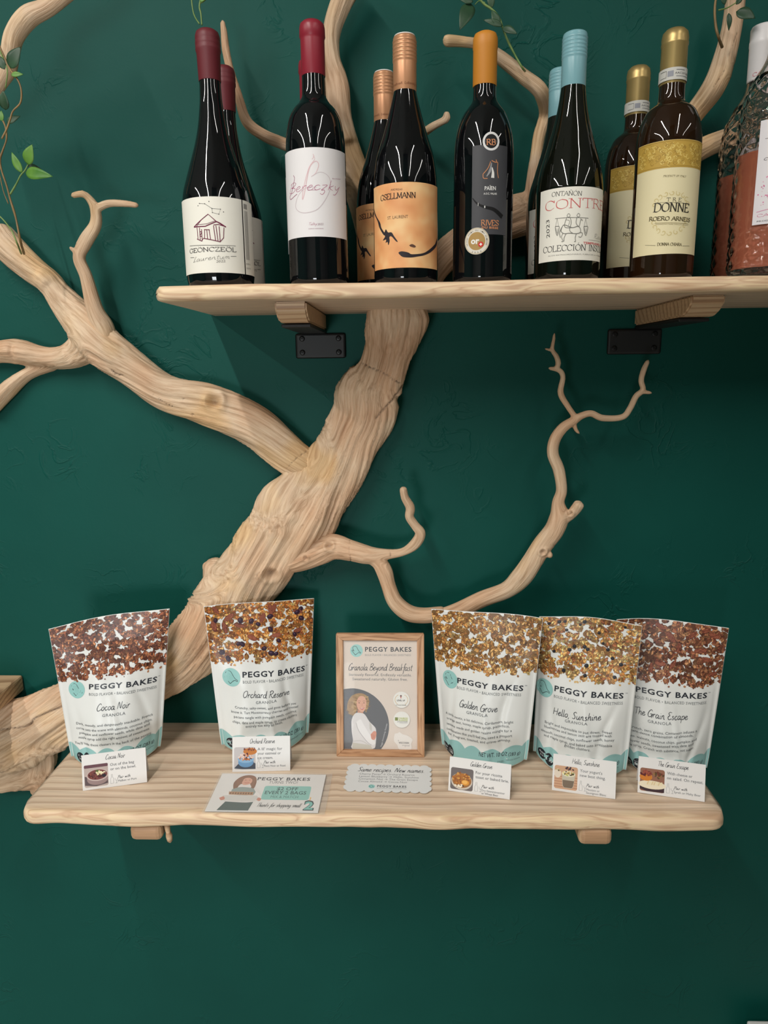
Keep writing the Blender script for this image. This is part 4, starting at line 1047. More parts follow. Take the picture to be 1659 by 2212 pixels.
# --- 7: clear diamond-cut bottles of rose wine at the right edge
ROSE_H = float(pix(1641, 58, W_BACK)[2])-UP_TOP
def rose_bottle(px, w, label):
    B = pix(px, 597, w); root = tag(empty('rose_wine_bottle', (float(B[0]), -w, UP_TOP+.0003)), label, 'wine bottle', GRP)
    Rb = .0447; q = ROSE_H/.297
    zl0 = float(pix(1616, 488, W_FRONT+.03)[2])-UP_TOP; zl1 = float(pix(1640, 262, W_FRONT+.03)[2])-UP_TOP; z_liq = float(pix(1640, 322, W_FRONT+.03)[2])-UP_TOP
    prof = [(r_, z*q) for r_, z in [(.0, .0015), (.030, .0006), (.039, .003), (Rb, .010), (Rb, .06), (Rb, .12), (Rb, .165), (.043, .18), (.0375, .196), (.0275, .212), (.019, .226), (.0162, .24), (.0150, .262), (.0148, .292)]]
    P = smooth_prof(prof, 10); n = 144; V = []; Fc = []
    for r_, z in P:
        for k in range(n):
            a = 2*math.pi*k/n; rr_ = r_
            if r_ > .03 and z > .004:
                deep = .0020 if (z < zl0 or z > z_liq) else .0010
                if abs((a+math.pi) % (2*math.pi)-math.pi) < .95 and zl0-.004 < z < zl1+.004: deep = 0
                u_ = a*12/(2*math.pi); v_ = z/.017
                t1 = abs(((u_+v_) % 1)-.5)*2; t2 = abs(((u_-v_) % 1)-.5)*2
                rr_ = r_-deep*(1-min(t1, t2))
            V.append((rr_*math.sin(a), -rr_*math.cos(a), z))
    for i in range(len(P)-1):
        for k in range(n): a, b_ = i*n+k, i*n+(k+1) % n; Fc.append((a, b_, b_+n, a+n))
    # inner wall, so that the glass has thickness
    inner = [(r_-.0028, max(z, .011)) for r_, z in P if r_ > .006 and z > .004][::-1]
    m_ = 48; base = len(V); 
    for r_, z in inner+[(.0001, .011)]:
        for k in range(m_):
            a = 2*math.pi*k/m_; V.append((r_*math.sin(a), -r_*math.cos(a), z))
    for i in range(len(inner)):
        for k in range(m_): a, b_ = base+i*m_+k, base+i*m_+(k+1) % m_; Fc.append((a, b_, b_+m_, a+m_))
    mobj('glass', V, Fc, ROSE_GLASS, root, smooth=True)
    liq = [(.0001, .0112)]+[(r_-.0029, max(z, .0112)) for r_, z in P if .004 < z < z_liq and r_ > .006]
    liq += [(.0001, liq[-1][1])]
    lathe('wine', liq, ROSE_WINE, root, 48)
    lathe('capsule', [(r_, z*q) for r_, z in [(.0162, .236), (.0165, .237), (.0168, .275), (.0172, .276), (.0172, .281), (.0168, .282), (.0168, .294), (.0155, .2965), (.0, .297)]], plain('white_rose_cap', (232, 228, 228), .35), root, 40)
    pr = Print(.0004); pr.text('CALVET', (-.017, .2405*q), (.016, .2405*q), .0055, (214, 120, 140), 'serif', wt=.14)
    pr.build('cap_lettering', cyl_map(.0167), M['ink'], root)
    # front label
    na = 30; V = []; Fc = []; r_ = Rb+.0004; A0 = -.84; A1 = .84
    for z in (zl0, zl1):
        for k in range(na+1): a = A0+(A1-A0)*k/na; V.append((r_*math.sin(a), -r_*math.cos(a), z))
    for k in range(na): Fc.append((k, k+1, na+2+k, na+1+k))
    lo_ = mobj('front_label', V, Fc, plain('white_rose_label', (230, 226, 230), .5), root, smooth=True)
    pr = Print(); rnd = random.Random(5); bk = (70, 66, 70)
    pr.text('CALVET', (-.020, .148), (.020, .148), .0062, bk, 'serif'); pr.stroke([(-.022, .145), (.022, .145)], .0004, bk)
    pr.text('CÔTES DE PROVENCE', (-.022, .124), (.022, .124), .0036, bk, slant=.2)
    for k in range(420):
        x = rnd.gauss(0, .012); y = .094+rnd.gauss(0, .011)
        if abs(x) > .024 or not .074 < y < .118: continue
        d_ = math.hypot(x/.02, (y-.094)/.02); s_ = rnd.uniform(.0004, .0010)*(1.2-.5*min(1, d_))
        pr.ellipse((x, y), s_, s_, rnd.choice(((222, 110, 160), (232, 150, 186), (206, 84, 140), (226, 170, 190))), 6, eps=pr.base+.00003+(k % 7)*.000008)
    pr.stroke([(-.024, .0745), (-.012, .0765), (-.004, .0745), (.006, .077), (.016, .0745), (.024, .076)], .0006, (216, 140, 176), 5)
    pr.text('CALVET ROSE', (-.023, .0695), (.023, .0695), .0034, (214, 120, 160), 'serif'); pr.text('PRODUCT OF FRANCE', (-.023, .0645), (.012, .0645), .0018, bk)
    for V_ in pr.V: V_[:, 0] *= 1.42; V_[:, 1] = zl0+(V_[:, 1]-.062)/.101*(zl1-zl0)
    pr.build('lettering', cyl_map(r_), M['ink'], lo_)
    return root
ROSE_GLASS = mat_glass('clear_cut_glass', (250, 244, 242), .01, 1.5)
def mat_wine():
    m, nt, b = new_mat('rose_wine')
    b.inputs['Base Color'].default_value = (*lin((238, 150, 118)), 1); b.inputs['Transmission Weight'].default_value = .3
    b.inputs['Roughness'].default_value = .05; b.inputs['IOR'].default_value = 1.34
    return m
ROSE_WINE = mat_wine()
rose_bottle(1649, W_FRONT, 'clear diamond-cut bottle of pink wine, cut off by the right picture edge')
rose_bottle(1606, W_BACK, 'diamond-cut pink wine bottle with white cap, behind the rightmost bottle')

# ------------------------------------------------------------------ granola pouches
HK = 1.0
def shelfpt(px, py): return pixz(px, py, LO_TOP)
MITT = ((-.18, -.71), (-.43, -.38), (-.72, -.02), (-.62, .08), (-.40, -.05), (-.60, .38), (-.50, .62), (-.25, .72), (.02, .58), (.25, .12), (.42, -.12), (.66, -.30), (.60, -.42), (.40, -.30), (.10, -.45), (-.18, -.71))
DARK, GREY, TEAL = (46, 50, 58), (104, 108, 112), (150, 200, 196)

class Pouch:
    def __init__(self, BL, BR, TL, TR, thick, top_bow, seed, label, bow=.03):
        self.BL, self.BR = shelfpt(*BL), shelfpt(*BR)
        # keep the feet on the board, drop the top corners on the vertical plane through the base, leaned a little back
        self.seed = seed; self.th = thick; self.bow = bow; self.tb = top_bow
        d = self.BR-self.BL; d[2] = 0; d /= np.linalg.norm(d); self.d = d
        self.n = np.array([d[1], -d[0], 0.0])
        back = -self.n*.012
        def on_plane(px):
            q = ray(*px); t = ((self.BL+back-CAM) @ self.n)/(q @ self.n); return CAM+q*t
        self.TL, self.TR = on_plane(TL), on_plane(TR)
        self.c = (self.BL+self.BR)/2; self.c[2] = LO_TOP
        self.W = float(np.linalg.norm(self.TR-self.TL)); self.H = float(((self.TL+self.TR)/2-self.c)[2])
        self.root = tag(empty('granola_pouch', tuple(float(v) for v in self.c)+tuple()), label, 'pouch', 'granola pouches on the lower shelf')
        nu, nv = 56, 72
        uu, vv = np.meshgrid(np.linspace(0, 1, nu), np.linspace(0, 1, nv))
        self.mesh(nu, nv, uu, vv)
        self.gu, self.gv = uu.ravel(), vv.ravel()
        self.gp = proj(self.S(self.gu, self.gv)+self.c)
    def S(self, u, v, side=1.0, wr=True):
        """front (side=1) or rear surface, local to the pouch base; u left-right, v up"""
        u = np.asarray(u, float); v = np.asarray(v, float)
        B = self.BL[None]*(1-u[:, None])+self.BR[None]*u[:, None]; T = self.TL[None]*(1-u[:, None])+self.TR[None]*u[:, None]
        # edges narrow quickly above the base, then run to the wide flat top
        k = np.clip(v, 0, 1)**0.92
        P = B*(1-k[:, None])+T*k[:, None]
        m = np.clip(np.minimum(u, 1-u)/.5, 0, 1); e = np.clip((m-.07)/.93, 0, 1); ev = np.sin(e*math.pi/2)**.75
        prof = np.interp(v, [0, .06, .16, .30, .45, .60, .72, .82, 1], [.95, 1.0, 1.0, .94, .78, .52, .25, .06, 0])
        off = self.th/2*ev*prof
        # bottom gusset bows forward
        off = off+self.bow*.35*ev*np.clip(1-v/.12, 0, 1)
        if wr:
            s = self.seed
            w1 = np.sin((u*1.2+v*.9)*9+s*2.1)*np.sin((v*1.4-u)*7+s)*.0022
            w2 = -.0035*np.exp(-((u-.80-.10*np.sin(v*6+s))/.035)**2)*np.clip((.62-v)/.3, 0, 1)
            w3 = -.0030*np.exp(-((u-.16-.05*np.sin(v*5+s*1.7))/.03)**2)*np.clip((.60-v)/.3, 0, 1)
            w4 = .0022*np.exp(-(((u-.55)+(v-.3)*.25+.03*np.sin(s))/.03)**2)*np.clip((.5-v)/.2, 0, 1)
            off = off+(w1+w2+w3+w4)*np.clip(ev*1.3, 0, 1)*np.clip((.85-v)/.25, 0, 1)*np.clip(v/.05, 0, 1)
        wave = self.tb*np.sin(u*math.pi)*np.clip((v-.6)/.4, 0, 1)
        flop = .0035*np.sin(u*6.5+self.seed*1.9)*np.clip((v-.62)/.38, 0, 1)
        P = P+self.n[None]*(side*(off+.0006)+flop)[:, None]
        P[:, 2] += wave
        # bottom corners curl up, centre rests on the board
        P[:, 2] += .010*(1-ev)*np.clip(1-v/.10, 0, 1)
        return P-self.c
    def mesh(self, nu, nv, uu, vv):
        A = self.S(uu.ravel(), vv.ravel(), 1); B = self.S(uu.ravel(), vv.ravel(), -.4, False)
        V = np.vstack([A, B]); Fc = []; o = nu*nv
        V[:, 2] = np.maximum(V[:, 2], .0006)
        for j in range(nv-1):
            for i in range(nu-1):
                a = j*nu+i; Fc.append((a, a+1, a+nu+1, a+nu)); Fc.append((o+a, o+a+nu, o+a+nu+1, o+a+1))
        for i in range(nu-1):
            Fc.append((i, o+i, o+i+1, i+1)); t = (nv-1)*nu+i; Fc.append((t, t+1, o+t+1, o+t))
        for j in range(nv-1):
            a = j*nu; Fc.append((a, a+nu, o+a+nu, o+a)); b_ = a+nu-1; Fc.append((b_, o+b_, o+b_+nu, b_+nu))
        self.body = mobj('film_body', V, Fc, M['pouch'], self.root, smooth=True)
    def fmap(self, V):
        u = np.clip(V[:, 0], .003, .997); v = np.clip(V[:, 1], .004, .998)
        P = self.S(u, v); h = 1e-3
        N = np.cross(self.S(u+h, v)-self.S(u-h, v), self.S(u, v+h)-self.S(u, v-h)); N /= np.linalg.norm(N, axis=1)[:, None]
        P[:, 2] = np.maximum(P[:, 2], .0008)
        return P, N
    def inv(self, px, py):
        d = (self.gp[:, 0]-px)**2+(self.gp[:, 1]-py)**2; j = int(np.argmin(d)); u, v = self.gu[j], self.gv[j]
        for _ in range(4):
            h = 1e-3
            q = proj(self.S([u, u+h, u], [v, v, v+h])+self.c)
            J = np.stack([(q[1]-q[0])/h, (q[2]-q[0])/h], 1)
            try: st = np.linalg.solve(J, np.array([px, py])-q[0])
            except Exception: break
            u += float(np.clip(st[0], -.05, .05)); v += float(np.clip(st[1], -.05, .05))
        return float(np.clip(u, -.08, 1.08)), float(np.clip(v, 0, 1))

class UVPrint(Print):
    """print laid out in (u, v) pouch coordinates: text heights are given in v, stretched to the true aspect"""
    def __init__(self, asp, base=.00035): super().__init__(base, .0000025); self.maxl = .03; self.asp = asp; self.hk = 1.0
    def conv(self, p): return np.array([p[0]*self.asp, p[1]])
    def build2(self, name, pouch, mat, parent):
        for V in self.V: V[:, 0] /= self.asp
        return self.build(name, pouch.fmap, mat, parent)

def granola(pr, asp, pal, seeds, rnd, vmin=.585):
    """scattered clusters of oats, nuts and fruit, flat print in the top part of the pouch"""
    dark = tuple(int(c*.70) for c in pal[0]); n = 0
    pts = []
    tries = 0
    while len(pts) < 150 and tries < 6000:
        tries += 1
        u = rnd.uniform(-.01, 1.01); v = rnd.uniform(vmin, 1.0)
        keep = 1.0 if v > vmin+.14 else .12+.88*(v-vmin)/.14
        if rnd.random() > keep: continue
        r = rnd.uniform(.022, .046)*(1 if v > vmin+.10 else .72)
        if any((u*asp-q[0])**2+(v-q[1])**2 < ((r+q[2])*.74)**2 for q in pts): continue
        pts.append((u*asp, v, r))
    for (x, y, r) in pts:
        m = 11
        a0 = rnd.random()*6
        blob = [(x+r*rnd.uniform(.75, 1.12)*math.cos(a0+6.283*k/m), y+r*rnd.uniform(.65, 1.0)*math.sin(a0+6.283*k/m)) for k in range(m)]
        blob = [(min(max(bx, .002), asp-.002), min(by, .997)) for bx, by in blob]
        pr.raw(blob+[(min(max(x, .002), asp-.002), min(y, .996))], [(k, (k+1) % m, m) for k in range(m)], dark, pr.base)
        nf = int(5+380*r)
        for q in range(nf):
            a = rnd.random()*6.283; d = r*math.sqrt(rnd.random())*.98
            fx, fy = x+d*math.cos(a), y+d*math.sin(a)*.9
            if not (.004 < fx < asp-.004) or fy > .994: continue
            l_ = rnd.uniform(.0075, .0155)*(.8 if r < .026 else 1); w_ = l_*rnd.uniform(.42, .7); th = rnd.random()*3.14
            c = rnd.choice(pal); k = rnd.uniform(.95, 1.36); c = tuple(min(255, c_*k) for c_ in c)
            e = pr.base+.00003+(n % 37)*.0000025; n += 1
            dk = tuple(c_*.60 for c_ in c)
            for (sc_, cc, ee) in ((1.22, dk, 0), (1.0, c, .000001)):
                P = [(fx+math.cos(b_)*l_*sc_*math.cos(th)-math.sin(b_)*w_*sc_*math.sin(th), fy+math.cos(b_)*l_*sc_*math.sin(th)+math.sin(b_)*w_*sc_*math.cos(th)) for b_ in np.arange(6)*1.0472]
                P = [(min(max(bx, .002), asp-.002), min(by, .998)) for bx, by in P]
                pr.raw(P, [(0, 1, 2), (0, 2, 3), (0, 3, 4), (0, 4, 5)], cc, e+ee)
    for k in range(26):       # loose crumbs below
        x = rnd.uniform(.04, asp-.04); y = vmin+rnd.uniform(-.025, .03); s = rnd.uniform(.003, .008)
        pr.ellipse((x, y), s*1.3, s, rnd.choice(pal), 7, rnd.random()*3, pr.base+.00002)
    for (kind, cnt) in seeds:
        for k in range(cnt):
            x = rnd.uniform(.05, asp-.05); y = rnd.uniform(vmin+.01, .97); th = rnd.random()*3.14; e = pr.base+.00014+(k % 9)*.00001
            if kind == 'berry':
                s = rnd.uniform(.009, .014); pr.ellipse((x, y), s, s*.95, (24, 22, 30), 12, 0, e); pr.ellipse((x-s*.3, y+s*.3), s*.32, s*.25, (74, 72, 88), 7, 0, e+.000004)
            elif kind == 'cherry':
                s = rnd.uniform(.015, .021); pr.ellipse((x, y), s*1.1, s*.85, (50, 30, 46), 14, th, e); pr.ellipse((x-s*.2, y+s*.25), s*.5, s*.22, (92, 70, 92), 8, th, e+.000004)
            else:            # pecan halves with grooves
                s = rnd.uniform(.030, .042); pr.ellipse((x, y), s, s*.46, (104, 52, 40), 16, th, e); pr.ellipse((x, y), s*.93, s*.38, (158, 92, 70), 16, th, e+.000003)
                for g in (-.2, 0, .2):
                    pr.stroke([(x-s*.75*math.cos(th)-g*s*math.sin(th), y-s*.75*math.sin(th)+g*s*math.cos(th)), (x+s*.75*math.cos(th)-g*s*math.sin(th), y+s*.75*math.sin(th)+g*s*math.cos(th))], 0.0035, (112, 58, 44), eps=e+.000006)

def make_pouch(spec):
    pc = Pouch(*spec['corners'], spec['thick'], spec['bow'], spec['seed'], spec['label'])
    asp = pc.W/pc.H
    ox, oy, k = spec['zoom']
    Z = lambda x, y: pc.inv(ox+x/k, oy+y/k)
    rnd = random.Random(spec['seed']*7+1)
    pr = UVPrint(asp)
    granola(pr, asp, spec['pal'], spec['bits'], rnd, spec.get('vmin', .60))
    pr.build2('granola_picture', pc, M['pouch_ink'], pc.root)
    pr = UVPrint(asp)
    cv = lambda x, y: pr.conv(Z(x, y))
    # scalloped teal band round the foot
    xs = np.linspace(.004, asp-.004, 120); sc_n = 5.0
    ys = [.085+.030*abs(math.sin(math.pi*(x/asp*sc_n+.35)))**.8+(.05*max(0, x/asp-.72)/.28)+(.02*max(0, .2-x/asp)/.2) for x in xs]
    V = [(x, .004) for x in xs]+[(x, y) for x, y in zip(xs, ys)]; n = len(xs); T = []
    for i in range(n-1): T += [(i, i+1, n+i+1), (i, n+i+1, n+i)]
    pr.raw(V, T, (146, 190, 188))
    # logo disc with oven mitt
    lx, ly, lr = spec['logo']; c_ = cv(lx, ly); R_ = .062
    pr.ellipse(c_, R_, R_, TEAL, 36)
    pr.stroke([(c_[0]+x*R_, c_[1]+y*R_) for x, y in MITT], .0035, DARK, 5)
    for gx in (-.20, -.04, .12):
        for gy in (-.30, -.14, .02, .18, .34): pr.ellipse((c_[0]+gx*R_+gy*-.35*R_, c_[1]+gy*R_), .0022, .0022, (104, 150, 150), 5)
    (a, b_), (c2, d2) = spec['brand']
    p0, p1 = cv(a, b_), cv(c2, d2)
    pr.text('PEGGY BAKES', p0, p1, .0355, DARK, bold=.022, spacing=1.12)
    pr.text('TM', p1+np.array([.008, .03]), p1+np.array([.022, .03]), .007, GREY)
    (a, b_), (c2, d2) = spec['tagline']; pr.text('BOLD FLAVOR • BALANCED SWEETNESS', cv(a, b_), cv(c2, d2), .0185, (122, 126, 128), spacing=1.08)
    s, (a, b_), (c2, d2) = spec['name']; pr.text(s, cv(a, b_), cv(c2, d2), .047, (38, 42, 50), 'script', slant=.12, wt=.085)
    (a, b_), (c2, d2) = spec['gran']; pr.text('GRANOLA', cv(a, b_), cv(c2, d2), .0185, GREY, spacing=1.12)
    for s, (a, b_), (c2, d2) in spec['para']: pr.text(s, cv(a, b_), cv(c2, d2), .0168, (92, 96, 100), spacing=1.03)
    for i, (a, b_) in enumerate(spec['seals']):
        q = cv(a, b_); rr_ = .034; pr.ellipse(q, rr_, rr_, (36, 40, 46), 24)
        if i: pr.text('Made with', q+np.array([-.026, .008]), q+np.array([.026, .008]), .008, (206, 210, 212)); pr.text('EVOO', q+np.array([-.024, -.012]), q+np.array([.024, -.012]), .015, (226, 230, 232), bold=.03)
        else: pr.text('Gluten', q+np.array([-.020, .004]), q+np.array([.020, .004]), .013, (226, 230, 232), 'script', wt=.12); pr.text('free', q+np.array([-.012, -.016]), q+np.array([.012, -.016]), .012, (226, 230, 232), 'script', wt=.12)
    a = .50*asp; pr.text('NET WT. 10 OZ (283 g)', (a, .070), (a+.42*asp, .070), .024, (52, 58, 66), bold=.01); pr.text('peggybakes.com', (a+.2*asp, .038), (a+.42*asp, .038), .012, (90, 110, 112))
    pr.build2('lettering', pc, M['pouch_ink'], pc.root)
    # heat-seal line and tear notches near the top
    pr = UVPrint(asp, .0006)
    return pc

BROWN = ((140, 82, 58), (116, 66, 48), (162, 102, 70), (98, 54, 42), (178, 120, 82))
AMBER = ((188, 124, 62), (168, 102, 50), (204, 146, 82), (146, 82, 46), (212, 164, 104))
GOLDN = ((178, 128, 70), (158, 106, 56), (198, 152, 92), (140, 92, 50), (206, 166, 108))
SUNNY = ((194, 140, 76), (172, 114, 60), (210, 164, 98), (160, 98, 62), (218, 182, 122))
CINNA = ((146, 92, 66), (122, 72, 52), (164, 112, 78), (108, 60, 46), (176, 128, 90))
make_pouch(dict(corners=((155, 1646), (348, 1624), (106, 1357), (367, 1313)), thick=.060, bow=.004, seed=1, zoom=(80, 1290, 5.028), pal=BROWN, bits=(), logo=(432, 1003, 97),
    label='white granola pouch with dark brown clusters, first on the lower shelf', brand=((565, 998), (1300, 915)), tagline=((565, 1068), (1295, 985)), name=('Cocoa Noir', (650, 1238), (1005, 1195)), gran=((708, 1302), (958, 1275)),
    para=(('Dark, moody, and dangerously snackable. French', (428, 1380), (1255, 1285)), ('cocoa sets the scene with almonds, coconut chips,', (430, 1430), (1250, 1335)), ('pumpkin and sunflower seeds, while date and', (462, 1483), (1220, 1385)), ("maple syrup add the right amount of sweetness.", (455, 1533), (1222, 1432)), ("You'll hide these clusters in the back of the pantry.", (415, 1588), (1245, 1478))),
    seals=((475, 1735), (550, 1745))))
make_pouch(dict(corners=((479, 1621), (667, 1594), (440, 1311), (679, 1293)), thick=.058, bow=.002, seed=2, zoom=(410, 1270, 5.267), pal=AMBER, bits=(('cherry', 20), ('pecan', 12)), logo=(473, 1017, 93),
    label='white granola pouch with pecans and dark cherries, beside the picture frame', brand=((600, 1018), (1305, 940)), tagline=((605, 1088), (1290, 1000)), name=('Orchard Reserve', (607, 1248), (1130, 1212)), gran=((752, 1322), (988, 1298)),
    para=(('Crunchy, salty-sweet, and gone before you', (515, 1368), (1205, 1322)), ('know it. Tart Montmorency cherries and toasted', (475, 1415), (1228, 1358)), ('pecans tangle with pumpkin seeds, coconut', (503, 1475), (1210, 1412)), ('chips, date and maple syrup, to create clusters', (490, 1530), (1215, 1455)), ('entirely too easy to finish.', (637, 1590), (1055, 1538))),
    seals=((470, 1755), (545, 1765))))
make_pouch(dict(corners=((955, 1620), (1138, 1654), (931, 1316), (1173, 1336)), thick=.058, bow=.003, seed=3, zoom=(910, 1290, 4.81), pal=GOLDN, bits=(('berry', 0),), logo=(300, 852, 75), vmin=.615,
    label='white granola pouch with golden oat clusters, right of the picture frame', brand=((375, 888), (1058, 972)), tagline=((372, 950), (1035, 1028)), name=('Golden Grove', (398, 1135), (790, 1190)), gran=((470, 1210), (688, 1243)),
    para=(('A little exotic, a lot delicious. Cardamom, bright', (258, 1208), (955, 1310)), ('orange zest, honey, maple syrup, pistachios,', (268, 1262), (915, 1352)), ('sesame seeds and golden raisins mingle for a', (268, 1318), (940, 1398)), ("combination that you'll feel you need a passport", (268, 1372), (943, 1450)), ('for. Fragrant, toasted, and crave-worthy.', (282, 1422), (930, 1497))),
    seals=((262, 1545), (308, 1590))))
make_pouch(dict(corners=((1151, 1634), (1352, 1676), (1166, 1330), (1388, 1350)), thick=.058, bow=.004, seed=4, zoom=(1130, 1310, 5.028), pal=SUNNY, bits=(('berry', 22),), logo=(232, 882, 90),
    label='white granola pouch with blueberries, middle of the three right-hand pouches', brand=((340, 915), (1088, 998)), tagline=((335, 985), (1080, 1065)), name=('Hello, Sunshine', (330, 1165), (845, 1235)), gran=((455, 1255), (697, 1290)),
    para=(('Bright and impossible to put down. Sweet', (238, 1262), (965, 1385)), ('blueberries and lemon zest are tossed with', (232, 1308), (960, 1420)), ('almonds, coconut chips, sunflower seeds, honey', (198, 1345), (990, 1462)), ('and maple syrup, and baked into irresistible', (228, 1402), (965, 1525)), ('golden clusters.', (448, 1515), (728, 1572))),
    seals=((205, 1590), (285, 1655))))
make_pouch(dict(corners=((1345, 1648), (1526, 1671), (1332, 1338), (1575, 1357)), thick=.056, bow=.006, seed=5, zoom=(1320, 1310, 5.027), pal=CINNA, bits=(('pecan', 16),), logo=(150, 882, 90),
    label='white granola pouch with reddish pecan clusters, last at the right end', brand=((270, 922), (1038, 990)), tagline=((255, 992), (1030, 1055)), name=('The Grain Escape', (255, 1155), (830, 1230)), gran=((400, 1258), (655, 1288)),
    para=(('Big crunch, zero grains. Cinnamon infuses a', (150, 1285), (930, 1360)), ('nutrient-dense combination of almonds,', (150, 1325), (890, 1410)), ('pecans, walnuts, coconut chips, pumpkin and', (140, 1375), (925, 1452)), ('sunflower seeds, sweetened with date and', (140, 1430), (890, 1500)), ('maple syrup. Crunch with substance, not sugar.', (140, 1475), (900, 1548))),
    seals=((190, 1670), (290, 1710))))

# ------------------------------------------------------------------ picture frame
def wood_oak(sc=(12, 160, 160)):
    m, nt, b = new_mat('oak_frame'); L = nt.links
    tc = nd(nt, 'ShaderNodeTexCoord'); mp = nd(nt, 'ShaderNodeMapping'); mp.inputs['Scale'].default_value = sc; L.new(tc.outputs['Object'], mp.inputs[0])
    n = nd(nt, 'ShaderNodeTexNoise', i_Scale=1.6, i_Detail=3.0, i_Distortion=.6); L.new(mp.outputs[0], n.inputs['Vector'])
    r_ = ramp(nt, [(.32, lin((156, 112, 78))), (.5, lin((196, 150, 112))), (.7, lin((212, 170, 132)))]); L.new(n.outputs['Fac'], r_.inputs[0]); L.new(r_.outputs[0], b.inputs['Base Color']); b.inputs['Roughness'].default_value = .5
    return m
def quad_frame(px4, zt, lift=0.0):
    """base line from two lower pixels on the board, leaning plane through the top pixels; returns origin, ux, uy, W, H"""
    (tl, tr, br, bl) = px4
    BL, BR = shelfpt(*bl), shelfpt(*br)
    ux = BR-BL; W = np.linalg.norm(ux); ux /= W
    n0 = np.array([ux[1], -ux[0], 0.0])
    lean = math.radians(zt); uy = np.array([0, 0, 1.0])*math.cos(lean)-n0*math.sin(lean)
    n = np.cross(ux, uy)
    hs = []
    for px, o in ((tl, BL), (tr, BR)):
        q = ray(*px); t = ((BL-CAM) @ n)/(q @ n); hs.append(float((CAM+q*t-BL) @ uy))
    return BL+np.array([0, 0, .0004]), ux, uy, float(W), float(np.mean(hs))
O, ux, uy, W, H = quad_frame(((729, 1369), (915, 1370), (917, 1637), (727, 1635)), 11)
n = np.cross(ux, uy); c0 = O+ux*W/2
fr = tag(empty('picture_frame', tuple(float(v) for v in c0)), 'oak picture frame with poster, standing centred on the lower shelf', 'picture frame')
OAK = wood_oak(); OAKV = wood_oak((160, 12, 160)); fw_ = .0115; dp = .011
Mf = Matrix((tuple(ux), tuple(uy), tuple(n))).transposed()
def local(x, y, z): return Vector(Mf @ Vector((x, y, z)))
def bar(name, pts, mat):     # mitred bar from 4 outline points (x,y), depth dp
    bm = bmesh.new()
    a = [bm.verts.new((x, y, 0)) for x, y in pts]; b_ = [bm.verts.new((x, y, -dp)) for x, y in pts]
    bm.faces.new(a); bm.faces.new(b_[::-1])
    for k in range(4): bm.faces.new((a[k], b_[k], b_[(k+1) % 4], a[(k+1) % 4]))
    bmesh.ops.recalc_face_normals(bm, faces=bm.faces)
    bmesh.ops.bevel(bm, geom=list(bm.edges), offset=.0009, segments=2, affect='EDGES')
    o = bm_obj(name, bm, mat, fr); o.matrix_local = Mf.to_4x4(); return o
x0, x1 = -W/2, W/2
bar('frame_bar', ((x0, 0), (x0+fw_, fw_), (x0+fw_, H-fw_), (x0, H)), OAKV); bar('frame_bar', ((x1, 0), (x1, H), (x1-fw_, H-fw_), (x1-fw_, fw_)), OAKV)
bar('frame_bar', ((x0, H), (x0+fw_, H-fw_), (x1-fw_, H-fw_), (x1, H)), OAK); bar('frame_bar', ((x0, 0), (x1, 0), (x1-fw_, fw_), (x0+fw_, fw_)), OAK)
def panel(name, x0, y0, x1, y1, z, mat, parent, th=.0012):
    o = bm_obj(name, box_bm(x0, x1, y0, y1, z-th, z), mat, parent); o.matrix_local = Mf.to_4x4(); return o
po = panel('poster', x0+fw_-.001, fw_-.001, x1-fw_+.001, H-fw_+.001, -.0045, plain('poster_paper', (226, 212, 200), .5), fr)
panel('back_board', x0+.004, .004, x1-.004, H-.004, -dp+.0005, plain('frame_backing', (70, 60, 52), .7), fr, .002)
o = bm_obj('easel_leg', box_bm(-.02, .02, -.003, 0, .0, H*.62), plain('easel_board', (60, 52, 46), .7), fr)
o.location = local(0, H*.62, -dp-.002)-Vector((0, 0, (local(0, H*.62, -dp-.002)).z)); o.rotation_euler = (math.radians(14), 0, 0); o.location.y += .030; o.location.z = .0006
gl = panel('glass', x0+fw_-.001, fw_-.001, x1-fw_+.001, H-fw_+.001, -.0028, M['pane'], fr, .001)
pr = Print(.0001, .000003); pr.maxl = 1; IW = W-2*fw_; IH = H-2*fw_
PX = lambda x, y: np.array([x0+fw_+(x-238)/(1115-238)*IW, fw_+(1548-y)/(1548-240)*IH])
kx = IW/(1115-238)
c_ = PX(396, 366); pr.ellipse(c_, 75*kx, 75*kx, (158, 212, 208), 36); pr.stroke([(c_[0]+x*75*kx, c_[1]+y*75*kx) for x, y in MITT], 5*kx, DARK, 5)
pr.text('PEGGY BAKES', PX(498, 375), PX(1048, 375), 54*kx, (58, 62, 70), bold=.02, spacing=1.12); pr.text('BOLD FLAVOR • BALANCED SWEETNESS', PX(498, 428), PX(1042, 428), 22*kx, (140, 140, 142), spacing=1.08)
pr.text('Granola Beyond Breakfast', PX(300, 600), PX(1058, 604), 82*kx, (52, 54, 62), 'script', slant=.15, wt=.08)
pr.text('Seriously flavorful. Endlessly versatile.', PX(303, 668), PX(1050, 672), 32*kx, (104, 106, 110)); pr.text('Sweetened naturally. Gluten free.', PX(345, 722), PX(1002, 724), 32*kx, (104, 106, 110))
